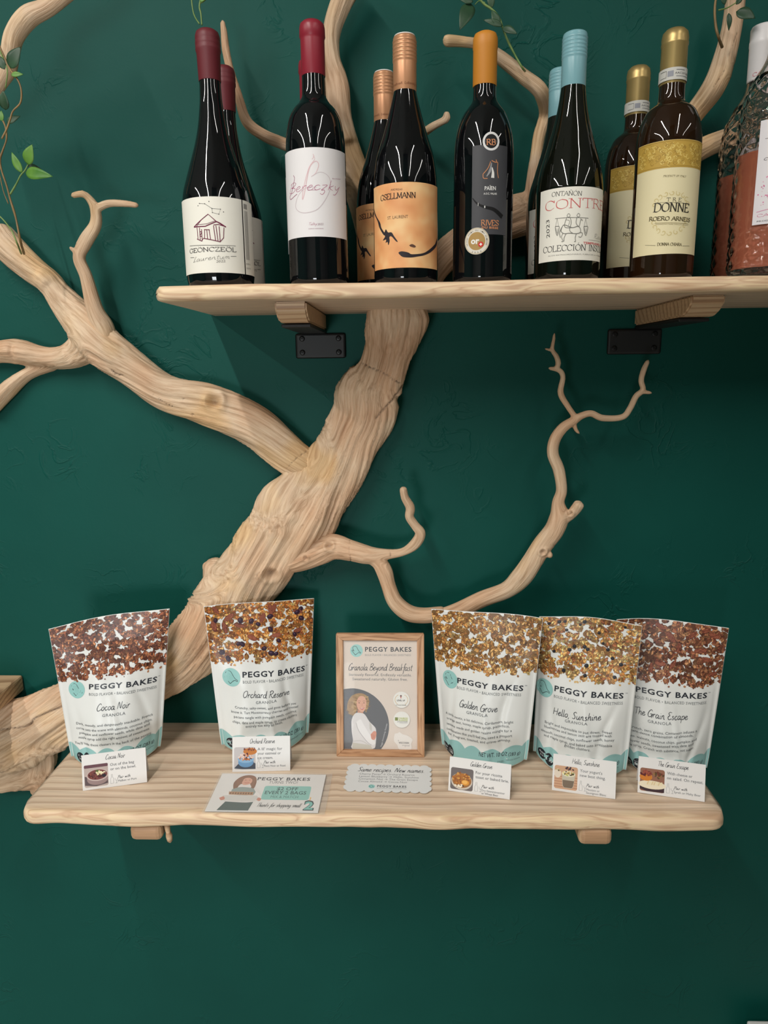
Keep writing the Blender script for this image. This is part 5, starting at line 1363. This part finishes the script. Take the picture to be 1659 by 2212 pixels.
# portrait on a charcoal disc
def pp(pts, col, sm=4): pr.poly([tuple(p) for p in (catmull([PX(*q) for q in pts]+[PX(*pts[0])], sm)[:-1] if sm else [PX(*q) for q in pts])], col)
arc = [(238, 828)]+[(330+450*math.sin(a), 1268-450*math.cos(a)) for a in np.linspace(.0, 2.24, 26)]
arc = [(x, min(y, 1547)) for x, y in arc]
pp([(238, 1547), (238, 830), (330, 818)]+arc[2:]+[(680, 1547)], (92, 94, 100), 0)
pp([(345, 1150), (300, 1110), (280, 1040), (300, 960), (345, 905), (410, 878), (480, 885), (535, 930), (542, 1000), (525, 1060), (505, 1110), (490, 1060), (470, 960), (400, 980), (395, 1090)], (172, 138, 96))
rnd = random.Random(3)
for k in range(70):
    a = rnd.random(); bx, by = (rnd.uniform(285, 400), rnd.uniform(910, 1140)) if a < .7 else (rnd.uniform(490, 540), rnd.uniform(920, 1090))
    R_ = rnd.uniform(12, 26); t0 = rnd.random()*6
    pr.stroke([PX(bx+R_*math.cos(t0+q*.7), by+R_*.8*math.sin(t0+q*.7)) for q in range(5)], [2*kx, 9*kx, 3*kx], rnd.choice(((206, 176, 126), (150, 114, 74), (190, 158, 108), (128, 96, 62))), 3)
pp([(398, 960), (430, 915), (480, 915), (508, 965), (505, 1040), (480, 1095), (450, 1105), (412, 1070), (395, 1020)], (226, 172, 148))
pp([(405, 1070), (440, 1100), (470, 1105), (470, 1140), (410, 1130)], (204, 148, 122))
for ex in (425, 482): pr.ellipse(PX(ex, 992), 10*kx, 4*kx, (70, 52, 44), 10); pr.stroke([PX(ex-16, 974), PX(ex, 968), PX(ex+16, 973)], 4*kx, (140, 104, 76), 3)
pr.stroke([PX(458, 995), PX(464, 1022), PX(452, 1028)], 3*kx, (196, 136, 112), 3); pp([(432, 1048), (458, 1056), (486, 1044), (470, 1072), (446, 1070)], (198, 90, 90)); pp([(438, 1052), (460, 1058), (481, 1049), (466, 1062), (448, 1062)], (244, 238, 234))
pp([(330, 1260), (335, 1190), (375, 1120), (430, 1112), (490, 1130), (545, 1215), (600, 1270), (625, 1320), (620, 1480), (580, 1547), (340, 1547), (350, 1450), (335, 1350)], (226, 222, 222), 3)
pp([(385, 1230), (420, 1330), (520, 1460), (570, 1500), (618, 1470), (560, 1390), (480, 1260), (440, 1190)], (240, 237, 237), 3)
pr.stroke([PX(385, 1230), PX(420, 1330), PX(520, 1462), PX(572, 1500)], 7*kx, (186, 182, 184), 5); pr.stroke([PX(350, 1455), PX(450, 1450), PX(560, 1510)], 6*kx, (196, 192, 188), 5); pp([(345, 1470), (560, 1500), (580, 1547), (340, 1547)], (206, 202, 190), 0)
pp([(560, 1370), (600, 1330), (628, 1345), (625, 1390), (605, 1435), (570, 1425)], (218, 150, 128)); 
for k in range(3): pr.stroke([PX(572+k*16, 1360+k*8), PX(580+k*16, 1425-k*4)], 4*kx, (184, 116, 96))
pp([(545, 1215), (575, 1270), (570, 1330), (548, 1300)], (206, 202, 196), 3)
q = [PX(700, 1510), PX(765, 1240)]; pr.text('Peggy Sonnenburg, Founder', PX(690, 1520), PX(762, 1240), 17*kx, (214, 214, 218), slant=.2)
for (bx, by) in ((928, 952), (930, 1190)):
    pr.ellipse(PX(bx+4, by+6), 100*kx, 100*kx, (196, 184, 174), 36); pr.ellipse(PX(bx, by), 97*kx, 97*kx, (240, 238, 232), 36)
for s_ in (-1, 1):
    for k in range(8):
        a = math.radians(250+s_*0) if 0 else math.radians(90+s_*(35+k*15)); pr.ellipse(PX(928+76*math.cos(a), 952-66*math.sin(a)), 9*kx, 4*kx, (214, 184, 140), 8, a+1.57)
pr.ellipse(PX(922, 906), 11*kx, 11*kx, (90, 50, 50), 12); pr.rect(*PX(917, 935), *PX(927, 912), (190, 60, 50)); pr.text('LEVEL UP', PX(874, 968), PX(970, 970), 18*kx, (60, 58, 62), bold=.03); pr.text('1ST PLACE WINNER', PX(862, 1022), PX(985, 1022), 11*kx, (90, 86, 84), bold=.02)
pr.rect(*PX(850, 1202), *PX(886, 1163), (126, 140, 60)); pr.text('CHURCH', PX(892, 1183), PX(1000, 1183), 18*kx, (170, 184, 60), bold=.03); pr.text('ALLIANCE', PX(892, 1205), PX(1000, 1205), 18*kx, (170, 184, 60), bold=.03); pr.text('1ST PLACE WINNER', PX(878, 1222), PX(1000, 1222), 11*kx, (80, 84, 90), bold=.02); pr.text('ENTREPRENEURSHIP', PX(905, 1236), PX(1000, 1236), 8*kx, (140, 142, 146))
pp([(838, 1400), (850, 1360), (880, 1352), (905, 1340), (940, 1365), (985, 1375), (1020, 1395), (1060, 1430), (1040, 1480), (1042, 1547), (900, 1547), (880, 1500), (838, 1450)], (238, 232, 226), 2)
pr.text('WISCONSIN', PX(893, 1478), PX(1015, 1480), 22*kx, (84, 80, 84), bold=.02); pr.text('original', PX(935, 1505), PX(1022, 1508), 26*kx, (110, 104, 108), 'script', slant=.2); pr.text('A', PX(884, 1448), PX(898, 1448), 14*kx, (84, 80, 84))
o = pr.build('poster_print', plane_map((0, 0, -.0045), (1, 0, 0), (0, 1, 0)), M['card_ink'], po)

# ------------------------------------------------------------------ tent cards
def bowl(pr, x0, y0, x1, y1, kind, rnd):
    w, h = x1-x0, y1-y0; P = lambda u, v: (x0+u*w, y0+v*h)
    bg, deco = {'cocoa': ((186, 170, 164), 0), 'orchard': ((196, 190, 190), 1), 'golden': ((112, 104, 104), 2), 'sun': ((206, 164, 132), 3), 'grain': ((150, 104, 84), 4)}[kind]
    pr.rrect(x0, y0, x1, y1, w*.09, bg)
    def el(u, v, a, b_, c, rot=0, n=24): pr.ellipse(P(u, v), a*w, b_*w, c, n, rot)
    def bits(u, v, a, b_, n, pal, s=.06):
        for _ in range(n):
            t = rnd.random()*6.28; d = math.sqrt(rnd.random()); el(u+a*d*math.cos(t), v+b_*d*math.sin(t), s*rnd.uniform(.5, 1), s*rnd.uniform(.3, .7), rnd.choice(pal), rnd.random()*3, 7)
    if kind == 'cocoa':
        pr.rrect(*P(.0, .86), *P(1, 1), w*.05, (104, 70, 78)); pr.poly([P(.02, .5), P(.02, .1), P(.5, .02), P(.98, .1), P(.98, .3)], (92, 78, 80))
        el(.55, .34, .44, .26, (150, 128, 126)); el(.55, .52, .46, .26, (196, 176, 170)); el(.55, .53, .41, .22, (118, 64, 62)); bits(.48, .50, .28, .14, 40, ((94, 44, 40), (70, 32, 32), (130, 70, 56))); bits(.68, .60, .18, .08, 14, ((226, 216, 168), (240, 232, 196)), .07); bits(.50, .70, .08, .04, 6, ((92, 112, 60),)); el(.82, .46, .09, .07, (40, 30, 40))
    elif kind == 'orchard':
        pr.poly([P(.0, .05), P(.4, .0), P(1, .0), P(1, .25), P(.5, .55)], (78, 84, 96)); el(.75, .80, .32, .16, (196, 122, 58)); bits(.72, .90, .26, .07, 20, ((180, 110, 60), (120, 60, 50)))
        el(.55, .32, .36, .24, (112, 156, 196)); el(.55, .46, .38, .18, (140, 180, 212)); bits(.55, .55, .32, .15, 46, ((232, 208, 196), (196, 120, 70), (90, 46, 48), (222, 190, 176), (170, 100, 60)), .075)
    elif kind == 'golden':
        el(.50, .40, .47, .36, (206, 196, 184)); el(.50, .44, .43, .32, (160, 110, 64)); bits(.48, .52, .38, .28, 90, ((196, 130, 60), (214, 156, 78), (150, 88, 44), (176, 110, 50)), .075); el(.66, .36, .17, .12, (220, 150, 60)); el(.64, .38, .12, .08, (238, 180, 96)); bits(.40, .20, .2, .06, 14, ((240, 228, 206), (70, 44, 36)), .06)
    elif kind == 'sun':
        for k in range(5): pr.rect(*P(.0, .08+k*.11), *P(1, .11+k*.11), (178, 128, 104))
        el(.14, .66, .15, .20, (226, 212, 194)); bits(.14, .82, .12, .05, 8, ((196, 170, 120), (60, 60, 74)))
        pr.poly([P(.33, .68), P(.36, .16), P(.44, .06), P(.76, .06), P(.84, .16), P(.90, .68)], (196, 188, 170)); pr.poly([P(.36, .40), P(.38, .16), P(.44, .08), P(.76, .08), P(.82, .16), P(.86, .40)], (122, 108, 92)); el(.61, .68, .29, .13, (226, 220, 196)); bits(.61, .70, .24, .09, 30, ((206, 170, 96), (178, 190, 110), (232, 214, 150), (90, 80, 60)), .06); bits(.70, .92, .2, .05, 10, ((70, 52, 60), (150, 100, 76)), .07)
    else:
        pr.poly([P(.0, .2), P(.0, .08), P(.3, .0), P(1, .02), P(1, .22)], (66, 48, 54)); el(.5, .30, .56, .18, (238, 226, 200)); el(.24, .62, .26, .17, (210, 128, 50)); bits(.24, .78, .22, .10, 34, ((130, 54, 52), (96, 40, 42), (160, 84, 66)), .08); bits(.74, .74, .22, .12, 30, ((92, 72, 48), (120, 60, 48), (150, 120, 70)), .07)
        for k in range(7): pr.stroke([P(.3+.09*k, .30), P(.36+.09*k, .46)], .05*w, rnd.choice(((240, 226, 186), (228, 206, 160), (206, 150, 100))))
def tent(px4, name, lines, pair, kind, label, lean=16):
    O, ux, uy, W, H = quad_frame(px4, lean); c0 = O+ux*W/2
    n0 = np.array([ux[1], -ux[0], 0])
    r_ = tag(empty('tent_card', tuple(float(v) for v in c0)), label, 'card', 'tent cards before the granola pouches')
    n_ = np.cross(ux, uy); m4 = Matrix((tuple(ux), tuple(uy), tuple(n_))).transposed()
    o = bm_obj('front_panel', box_bm(-W/2, W/2, 0, H, -.0005, 0), M['card'], r_); o.matrix_local = m4.to_4x4()
    # rear panel falls from the fold to the board
    top = uy*H; z = top[2]; bk = top-n0*z*.34; 
    uy2 = np.array([0, 0, z])*0+(bk*np.array([1, 1, 0])-top); uy2 = np.array([bk[0]-top[0], bk[1]-top[1], -z+.0004])
    L2 = np.linalg.norm(uy2); uy2 = -uy2/L2; nn = np.cross(ux, uy2)
    m5 = Matrix((tuple(ux), tuple(uy2), tuple(nn))).transposed().to_4x4(); m5.translation = Vector(top-uy2*L2)
    b2 = bm_obj('rear_panel', box_bm(-W/2, W/2, 0, L2-.0006, -.0006, -.0001), M['card'], r_); b2.matrix_local = m5
    pr = Print(.00008, .000003); pr.maxl = 1; P = lambda u, v: (-W/2+u*W, v*H); rnd = random.Random(len(name))
    wn = .026*len(name); pr.text(name, P(.52-wn/2-.02, .80), P(.52+wn/2+.02, .80), H*.135, (40, 42, 50), 'script', slant=.14, wt=.085)
    bowl(pr, *P(.03, .07), *P(.40, .70), kind, rnd)
    for k, s in enumerate(lines): pr.text(s, P(.435, .60-k*.125), P(.435+.0268*len(s), .60-k*.125), H*.078, (112, 114, 118))
    x, y = P(.455, .10); h_ = H*.26
    pr.stroke([(x-.0022, y), (x-.0022, y+h_*.5), (x-.0009, y+h_*.68), (x-.0009, y+h_), (x+.0009, y+h_), (x+.0009, y+h_*.68), (x+.0022, y+h_*.5), (x+.0022, y), (x-.0022, y)], .0003, (140, 140, 144))
    x += .0062; pr.stroke([(x-.0016, y), (x+.0016, y)], .0003, (140, 140, 144)); pr.stroke([(x, y), (x, y+h_*.3)], .0003, (140, 140, 144)); pr.stroke([(x-.0018, y+h_*.55), (x-.0016, y+h_*.36), (x, y+h_*.3), (x+.0016, y+h_*.36), (x+.0018, y+h_*.55)], .0003, (140, 140, 144), 3)
    pr.text('Pair with', P(.545, .225), P(.74, .225), H*.08, (50, 52, 58), 'script', slant=.2, wt=.1)
    for k, s in enumerate(pair): pr.text(s, P(.545, .125-k*.085), P(.545+.0208*len(s), .125-k*.085), H*.058, (130, 132, 136))
    pr.build('card_print', plane_map((0, 0, 0), (1, 0, 0), (0, 1, 0)), M['card_ink'], o)
tent(((180, 1632), (315, 1615), (318, 1690), (179, 1709)), 'Cocoa Noir', ('Out of the bag', 'or on the bowl.'), ('Malbec or Port',), 'cocoa', 'white tent card with a dark berry bowl, before the dark brown pouch')
tent(((504, 1591), (628, 1591), (627, 1665), (502, 1668)), 'Orchard Reserve', ("A lil' magic for", 'your oatmeal or', 'ice cream.'), ('Pinot Noir or Rosé',), 'orchard', 'white tent card with a blue bowl picture, before the cherry pouch')
tent(((979, 1636), (1109, 1652), (1101, 1728), (968, 1708)), 'Golden Grove', ('For your ricotta', 'toast or baked brie.'), ('Dry Gewürztraminer', 'or Wheat Beer'), 'golden', 'white tent card with a plate of golden granola, before the golden pouch')
tent(((1198, 1628), (1333, 1647), (1329, 1727), (1192, 1707)), 'Hello, Sunshine', ("Your yogurt's", 'new best thing.'), ('Moscato or', 'Sauvignon Blanc'), 'sun', 'white tent card with a yogurt jar picture, before the blueberry pouch')
tent(((1380, 1634), (1521, 1652), (1522, 1733), (1377, 1712)), 'The Grain Escape', ('With cheese or', 'on salad. On repeat.'), ('Syrah or Malty Beer',), 'grain', 'white tent card with an orange bowl of nuts, nearest the right end')

# ------------------------------------------------------------------ flat cards on the board
def flat_quad(px4):
    TL, TR, BR, BL = (pixz(*p, LO_TOP) for p in px4)
    c = (TL+TR+BR+BL)/4; ux = ((TR-TL)+(BR-BL))/2; W = np.linalg.norm(ux); ux /= W; uy = np.array([-ux[1], ux[0], 0]); H = abs(float((((TL-BL)+(TR-BR))/2) @ uy))
    return c, ux, float(W), H
c, ux, W, H = flat_quad(((480, 1677), (705, 1681), (685, 1762), (440, 1760)))
c[1] += .004
rz = math.atan2(ux[1], ux[0])
r_ = tag(empty('discount_card', (float(c[0]), float(c[1]), LO_TOP+.0016), rz), 'clear-sleeved discount card with a printed figure, lying at the shelf front', 'card')
fc = bm_obj('card', box_bm(-W/2, W/2, -H/2, H/2, .0006, .0014), M['card'], r_)
sl = bm_obj('plastic_sleeve', box_bm(-W/2-.003, W/2+.010, -H/2-.004, H/2+.003, .0018, .0022), M['sleeve'], r_)
bm_obj('plastic_back', box_bm(-W/2-.003, W/2+.010, -H/2-.004, H/2+.003, 0, .0004), M['sleeve'], r_)
pr = Print(.00006, .000003); pr.maxl = 1
P = lambda u, v: np.array([-W/2+u*W, -H/2+v*H])
kx = W/100
pr.rrect(*P(.455, .30), *P(.89, .665), .004, (146, 202, 194))
pr.text('PEGGY BAKES', P(.36, .82), P(.86, .82), H*.085, (56, 60, 66), bold=.02, spacing=1.12); pr.text('TURNS TWO!', P(.48, .73), P(.75, .73), H*.075, (120, 122, 124))
pr.text('$2 OFF', P(.575, .55), P(.77, .55), H*.085, (56, 96, 96), bold=.015); pr.text('EVERY 2 BAGS', P(.475, .445), P(.855, .445), H*.085, (56, 96, 96), bold=.015); pr.text('MIX & MATCH', P(.54, .345), P(.79, .345), H*.065, (80, 126, 124))
pr.text('Thanks for shopping small', P(.44, .12), P(.83, .12), H*.095, (56, 58, 62), 'script', slant=.25, wt=.09)
def pp(pts, col, sm=4): pr.poly([tuple(q) for q in (catmull([P(*q) for q in pts]+[P(*pts[0])], sm)[:-1] if sm else [P(*q) for q in pts])], col)
pp([(.10, .02), (.15, .26), (.40, .26), (.38, .02)], (70, 92, 90), 0)
pp([(.14, .24), (.08, .30), (.10, .45), (.18, .62), (.22, .68), (.34, .68), (.40, .58), (.45, .42), (.44, .28), (.34, .22)], (228, 224, 222), 3)
pp([(.17, .56), (.15, .74), (.19, .90), (.26, .96), (.33, .92), (.36, .78), (.36, .60), (.33, .56), (.32, .70), (.22, .70), (.20, .56)], (138, 98, 76), 3)
pp([(.20, .60), (.10, .46), (.07, .32), (.12, .30), (.17, .42), (.23, .52)], (236, 233, 231), 3); pp([(.34, .60), (.42, .46), (.46, .34), (.42, .30), (.38, .42), (.32, .52)], (236, 233, 231), 3)
pp([(.19, .66), (.17, .82), (.22, .93), (.29, .95), (.34, .88), (.35, .74), (.33, .64), (.30, .72), (.24, .72)], (150, 108, 84), 3)
pp([(.225, .74), (.235, .86), (.28, .88), (.315, .82), (.31, .72), (.27, .68), (.24, .69)], (222, 172, 150), 3)
pp([(.16, .56), (.18, .42), (.38, .42), (.36, .58), (.28, .62), (.22, .62)], (150, 162, 158), 2); pp([(.14, .50), (.15, .42), (.37, .41), (.37, .49)], (182, 140, 104), 0)
for k in range(9): q = P(.16+.024*k, .455); pr.ellipse(q, .0012, .0022, (120, 84, 62), 8)
pp([(.10, .40), (.12, .27), (.40, .26), (.41, .40)], (214, 212, 208), 2); pp([(.075, .33), (.10, .27), (.13, .30), (.11, .37)], (206, 140, 120)); pp([(.42, .29), (.45, .26), (.46, .32), (.43, .35)], (206, 140, 120))
pr.stroke([P(.245, .815), P(.258, .82)], .0008, (70, 50, 44)); pr.stroke([P(.285, .815), P(.298, .82)], .0008, (70, 50, 44)); pr.stroke([P(.25, .745), P(.272, .735), P(.295, .75)], .0010, (196, 90, 88), 4)
pr.text('2', P(.86, .06), P(.955, .06), H*.22, (30, 60, 66), bold=.06); pr.text('2', P(.868, .07), P(.945, .07), H*.19, (130, 196, 188), bold=.03); pr.stroke([P(.905, .28), P(.905, .34)], .0012, (226, 170, 110)); pr.ellipse(P(.905, .355), .0010, .0020, (236, 190, 90), 8)
pr.build('card_print', plane_map((0, 0, .0014), (1, 0, 0), (0, 1, 0)), M['card_ink'], fc)
# scalloped recipe card
c, ux, W, H = flat_quad(((752, 1653), (929, 1658), (931, 1714), (745, 1710)))
rz = math.atan2(ux[1], ux[0])
r_ = tag(empty('recipe_card', (float(c[0]), float(c[1]), LO_TOP+.0012), rz), 'white scallop-edged card lying in front of the picture frame', 'card')
sr = W/18; pts = []
def scal(ax, ay, bx, by, n):
    for k in range(n):
        t0, t1 = k/n, (k+1)/n; mx, my = ax+(bx-ax)*(t0+t1)/2, ay+(by-ay)*(t0+t1)/2; ll = math.hypot(bx-ax, by-ay)/n/2; dx, dy = (bx-ax), (by-ay); l_ = math.hypot(dx, dy); dx /= l_; dy /= l_
        for q in range(6):
            a = math.pi*(q+.25)/6; pts.append((mx-dx*ll*math.cos(a)+dy*ll*.75*math.sin(a), my-dy*ll*math.cos(a)-dx*ll*.75*math.sin(a)))
w2, h2 = W/2-.003, H/2-.003
scal(-w2, -h2, w2, -h2, 9); scal(w2, -h2, w2, h2, 5); scal(w2, h2, -w2, h2, 9); scal(-w2, h2, -w2, -h2, 5)
bm = bmesh.new(); va = [bm.verts.new((x, y, .0008)) for x, y in pts]; vb = [bm.verts.new((x, y, 0)) for x, y in pts]
bm.faces.new(va); bm.faces.new(vb[::-1]); n = len(pts)
for k in range(n): bm.faces.new((va[k], vb[k], vb[(k+1) % n], va[(k+1) % n]))
bmesh.ops.recalc_face_normals(bm, faces=bm.faces)
fc = bm_obj('card', bm, plain('recipe_card_paper', (222, 224, 224), .5), r_)
pr = Print(.00006, .000003); pr.maxl = 1
P = lambda u, v: np.array([-W/2+u*W, -H/2+v*H])
pr.text('Same recipes. New names.', P(.12, .73), P(.92, .73), H*.17, (56, 58, 64), 'script', slant=.2, wt=.085)
for k, (s, u1) in enumerate((('Cherry Pecan → Orchard Reserve', .81), ('Lemon Blueberry → Hello, Sunshine', .86), ('Cinnamon Nut → The Grain Escape', .85), ('Cocoa Almond → Cocoa Noir', .73))): pr.text(s, P(.15, .60-.095*k), P(u1, .60-.095*k), H*.068, (128, 130, 134))
pr.ellipse(P(.315, .165), H*.07, H*.07, (150, 204, 200), 20); pr.stroke([P(.315, .165)+np.array([x, y])*H*.07 for x, y in MITT], .0004, DARK, 4)
pr.text('PEGGY BAKES', P(.38, .145), P(.72, .145), H*.075, (70, 74, 80), bold=.02, spacing=1.12); pr.text('BOLD FLAVOR • BALANCED SWEETNESS', P(.38, .09), P(.72, .09), H*.028, (150, 152, 154))
pr.build('card_print', plane_map((0, 0, .0008), (1, 0, 0), (0, 1, 0)), M['card_ink'], fc)

# ------------------------------------------------------------------ artificial vines
STEM_B = mat_leaf('brown_vine_stem', (116, 92, 56), (146, 116, 70)); STEM_G = mat_leaf('green_vine_stem', (92, 124, 60), (126, 150, 84))
LEAF_D = mat_leaf('dark_green_leaf', (34, 64, 42), (50, 82, 54)); LEAF_L = mat_leaf('bright_green_leaf', (72, 122, 44), (104, 150, 60))
def tube(name, pts, mat, root, r0, r1):
    P = catmull(pts, 7); n = len(P); N = 8; V = []; Fc = []
    for i in range(n):
        T = Vector(P[min(n-1, i+1)]-P[max(0, i-1)]).normalized(); U = T.cross(Vector((0, 1, 0))); U = U.normalized() if U.length > 1e-4 else Vector((1, 0, 0)); Wv = T.cross(U)
        rr = r0+(r1-r0)*i/(n-1); rr *= 1+.25*mnoise.noise((P[i][2]*60, P[i][0]*60, 1))
        for k in range(N):
            a = 2*math.pi*k/N; V.append(Vector(P[i])+U*rr*math.cos(a)+Wv*rr*math.sin(a)-root.location)
    for i in range(n-1):
        for k in range(N): a, b_ = i*N+k, i*N+(k+1) % N; Fc.append((a, b_, b_+N, a+N))
    Fc.append(tuple(reversed(range(N)))); Fc.append(tuple((n-1)*N+k for k in range(N)))
    return mobj(name, V, Fc, mat, root, smooth=True)
def leaf(root, base, tip, w, mat, wid=.42, curl=.12, tilt=(0, -1, 0)):
    """base and tip pixels at distance w (pair) from the wall"""
    wb, wt_ = w if isinstance(w, tuple) else (w, w)
    A = Vector(pix(*base, wb)); B = Vector(pix(*tip, wt_)); L_ = (B-A).length; T = (B-A)/L_
    Nn = Vector(tilt); Nn = (Nn-T*Nn.dot(T)).normalized(); S_ = T.cross(Nn)
    V = []; Fc = []; m = 9
    for i in range(m+1):
        t = i/m; hw = wid*L_*.5*math.sin(math.pi*min(1, t**.8))**.9*(1-.15*t)
        c = A+T*(L_*t)+Nn*(curl*L_*math.sin(math.pi*t)*.6-.05*L_*t*t)
        for s, hgt in ((-1, .22), (-.5, .08), (0, 0), (.5, .08), (1, .22)):
            V.append(c+S_*(hw*s)+Nn*(hgt*hw*(.6))-root.location)
    for i in range(m):
        for k in range(4): a = i*5+k; Fc.append((a, a+1, a+6, a+5))
    o = mobj('leaf', V, Fc, mat, root, smooth=True)
    sd = o.modifiers.new('t', 'SOLIDIFY'); sd.thickness = .0004
    # petiole to the base
    return o
def vine(name, label, base_px, w):
    return tag(empty(name, tuple(float(v) for v in pix(*base_px, w))), label, 'vine', 'artificial vine sprigs')
V3 = lambda pts, w: [tuple(pix(p[0], p[1], p[2] if len(p) > 2 else w)) for p in pts]
# left vine
v1 = vine('vine_sprig', 'brown-stemmed leafy vine hanging down the left picture edge', (50, 545), .07)
tube('stem', V3([(-6, 88), (8, 120), (22, 150), (38, 172), (46, 195), (44, 222), (28, 240), (22, 258), (14, 280), (4, 300)], .17), STEM_B, v1, .0011, .0012)
tube('stem', V3([(4, 256), (12, 275), (14, 300), (6, 325), (0, 345), (4, 370), (14, 400), (22, 430), (34, 470), (44, 520), (52, 548, .08)], .12), STEM_B, v1, .0011, .0016)
tube('stem', V3([(-4, 360), (2, 390), (8, 415), (18, 440)], .12), STEM_B, v1, .0007, .0007)
tube('stem', V3([(-6, 462), (10, 478), (26, 500), (38, 528), (46, 548, .08)], .12), STEM_G, v1, .0009, .0012)
tube('stem', V3([(22, 420), (36, 396), (44, 380), (54, 368), (60, 356)], .12), STEM_G, v1, .0014, .0007)
tube('stem', V3([(0, 110), (10, 135), (16, 155), (12, 190)], .17), STEM_G, v1, .0012, .0007)
leaf(v1, (60, 356), (68, 312), (.12, .13), LEAF_L, .62); leaf(v1, (48, 374), (24, 328), (.12, .125), LEAF_L, .40); leaf(v1, (55, 373), (111, 380), (.12, .14), LEAF_L, .34); leaf(v1, (60, 358), (90, 366), .115, LEAF_D, .42)
leaf(v1, (22, 148), (43, 100), (.17, .175), LEAF_D, .62); leaf(v1, (24, 162), (50, 160), .172, LEAF_L, .42); leaf(v1, (12, 238), (6, 196), (.16, .17), LEAF_D, .70); leaf(v1, (14, 266), (43, 250), .15, LEAF_D, .44); leaf(v1, (4, 262), (2, 238), .15, LEAF_L, .6); leaf(v1, (10, 150), (-4, 118), .17, LEAF_D, .6)
# stems above the leftmost bottle
v2 = vine('vine_sprig', 'thin green stems just above the leftmost bottle cap', (428, 48), .12)
tube('stem', V3([(412, -20), (416, 18), (421, 36), (431, 52)], .12), STEM_G, v2, .0008, .0009); tube('stem', V3([(438, -20), (431, 12), (434, 30), (436, 54)], .12), STEM_G, v2, .0011, .0011)
tube('stem', V3([(430, 8), (440, 3), (452, -8)], .12), STEM_G, v2, .0008, .0006); leaf(v2, (432, 4), (452, -14), .122, LEAF_L, .4)
# sprig behind the ochre capsule
v3 = vine('vine_sprig', 'dark-leaved sprig behind the ochre capsule of the bottle', (1132, 152), .09)
tube('stem', V3([(1028, -12), (1045, 8), (1062, 20), (1078, 38), (1088, 66), (1098, 90), (1112, 118), (1128, 146), (1134, 154, .085)], .10), STEM_G, v3, .0016, .0013)
tube('stem', V3([(1048, 6), (1035, 2), (1026, 10)], .10), STEM_G, v3, .0008, .0006)
leaf(v3, (1018, 8), (994, 62), (.10, .12), LEAF_D, .46); leaf(v3, (1022, 4), (990, -4), .105, LEAF_D, .5); leaf(v3, (1062, 18), (1058, -20), .10, LEAF_D, .5); leaf(v3, (1078, 58), (1062, 20), .11, LEAF_D, .5); leaf(v3, (1085, 60), (1117, 72), (.11, .12), LEAF_D, .46); leaf(v3, (1086, 56), (1044, 42), .11, LEAF_D, .34)
# sprig at the upper right
v4 = vine('vine_sprig', 'short brown stem with dark leaves against the upper right branch', (1558, 102), .11)
tube('stem', V3([(1548, -15), (1544, 20), (1546, 55), (1552, 80), (1560, 102, .10)], .115), STEM_B, v4, .0015, .0018); tube('stem', V3([(1552, 22), (1568, 18), (1580, 12), (1596, 2)], .12), STEM_G, v4, .0009, .0007)
leaf(v4, (1590, 25), (1632, 38), (.12, .13), LEAF_D, .62); leaf(v4, (1574, 28), (1575, 66), .125, LEAF_D, .36); leaf(v4, (1566, 10), (1558, -16), .12, LEAF_D, .5); leaf(v4, (1590, 10), (1606, -14), .12, LEAF_D, .5)
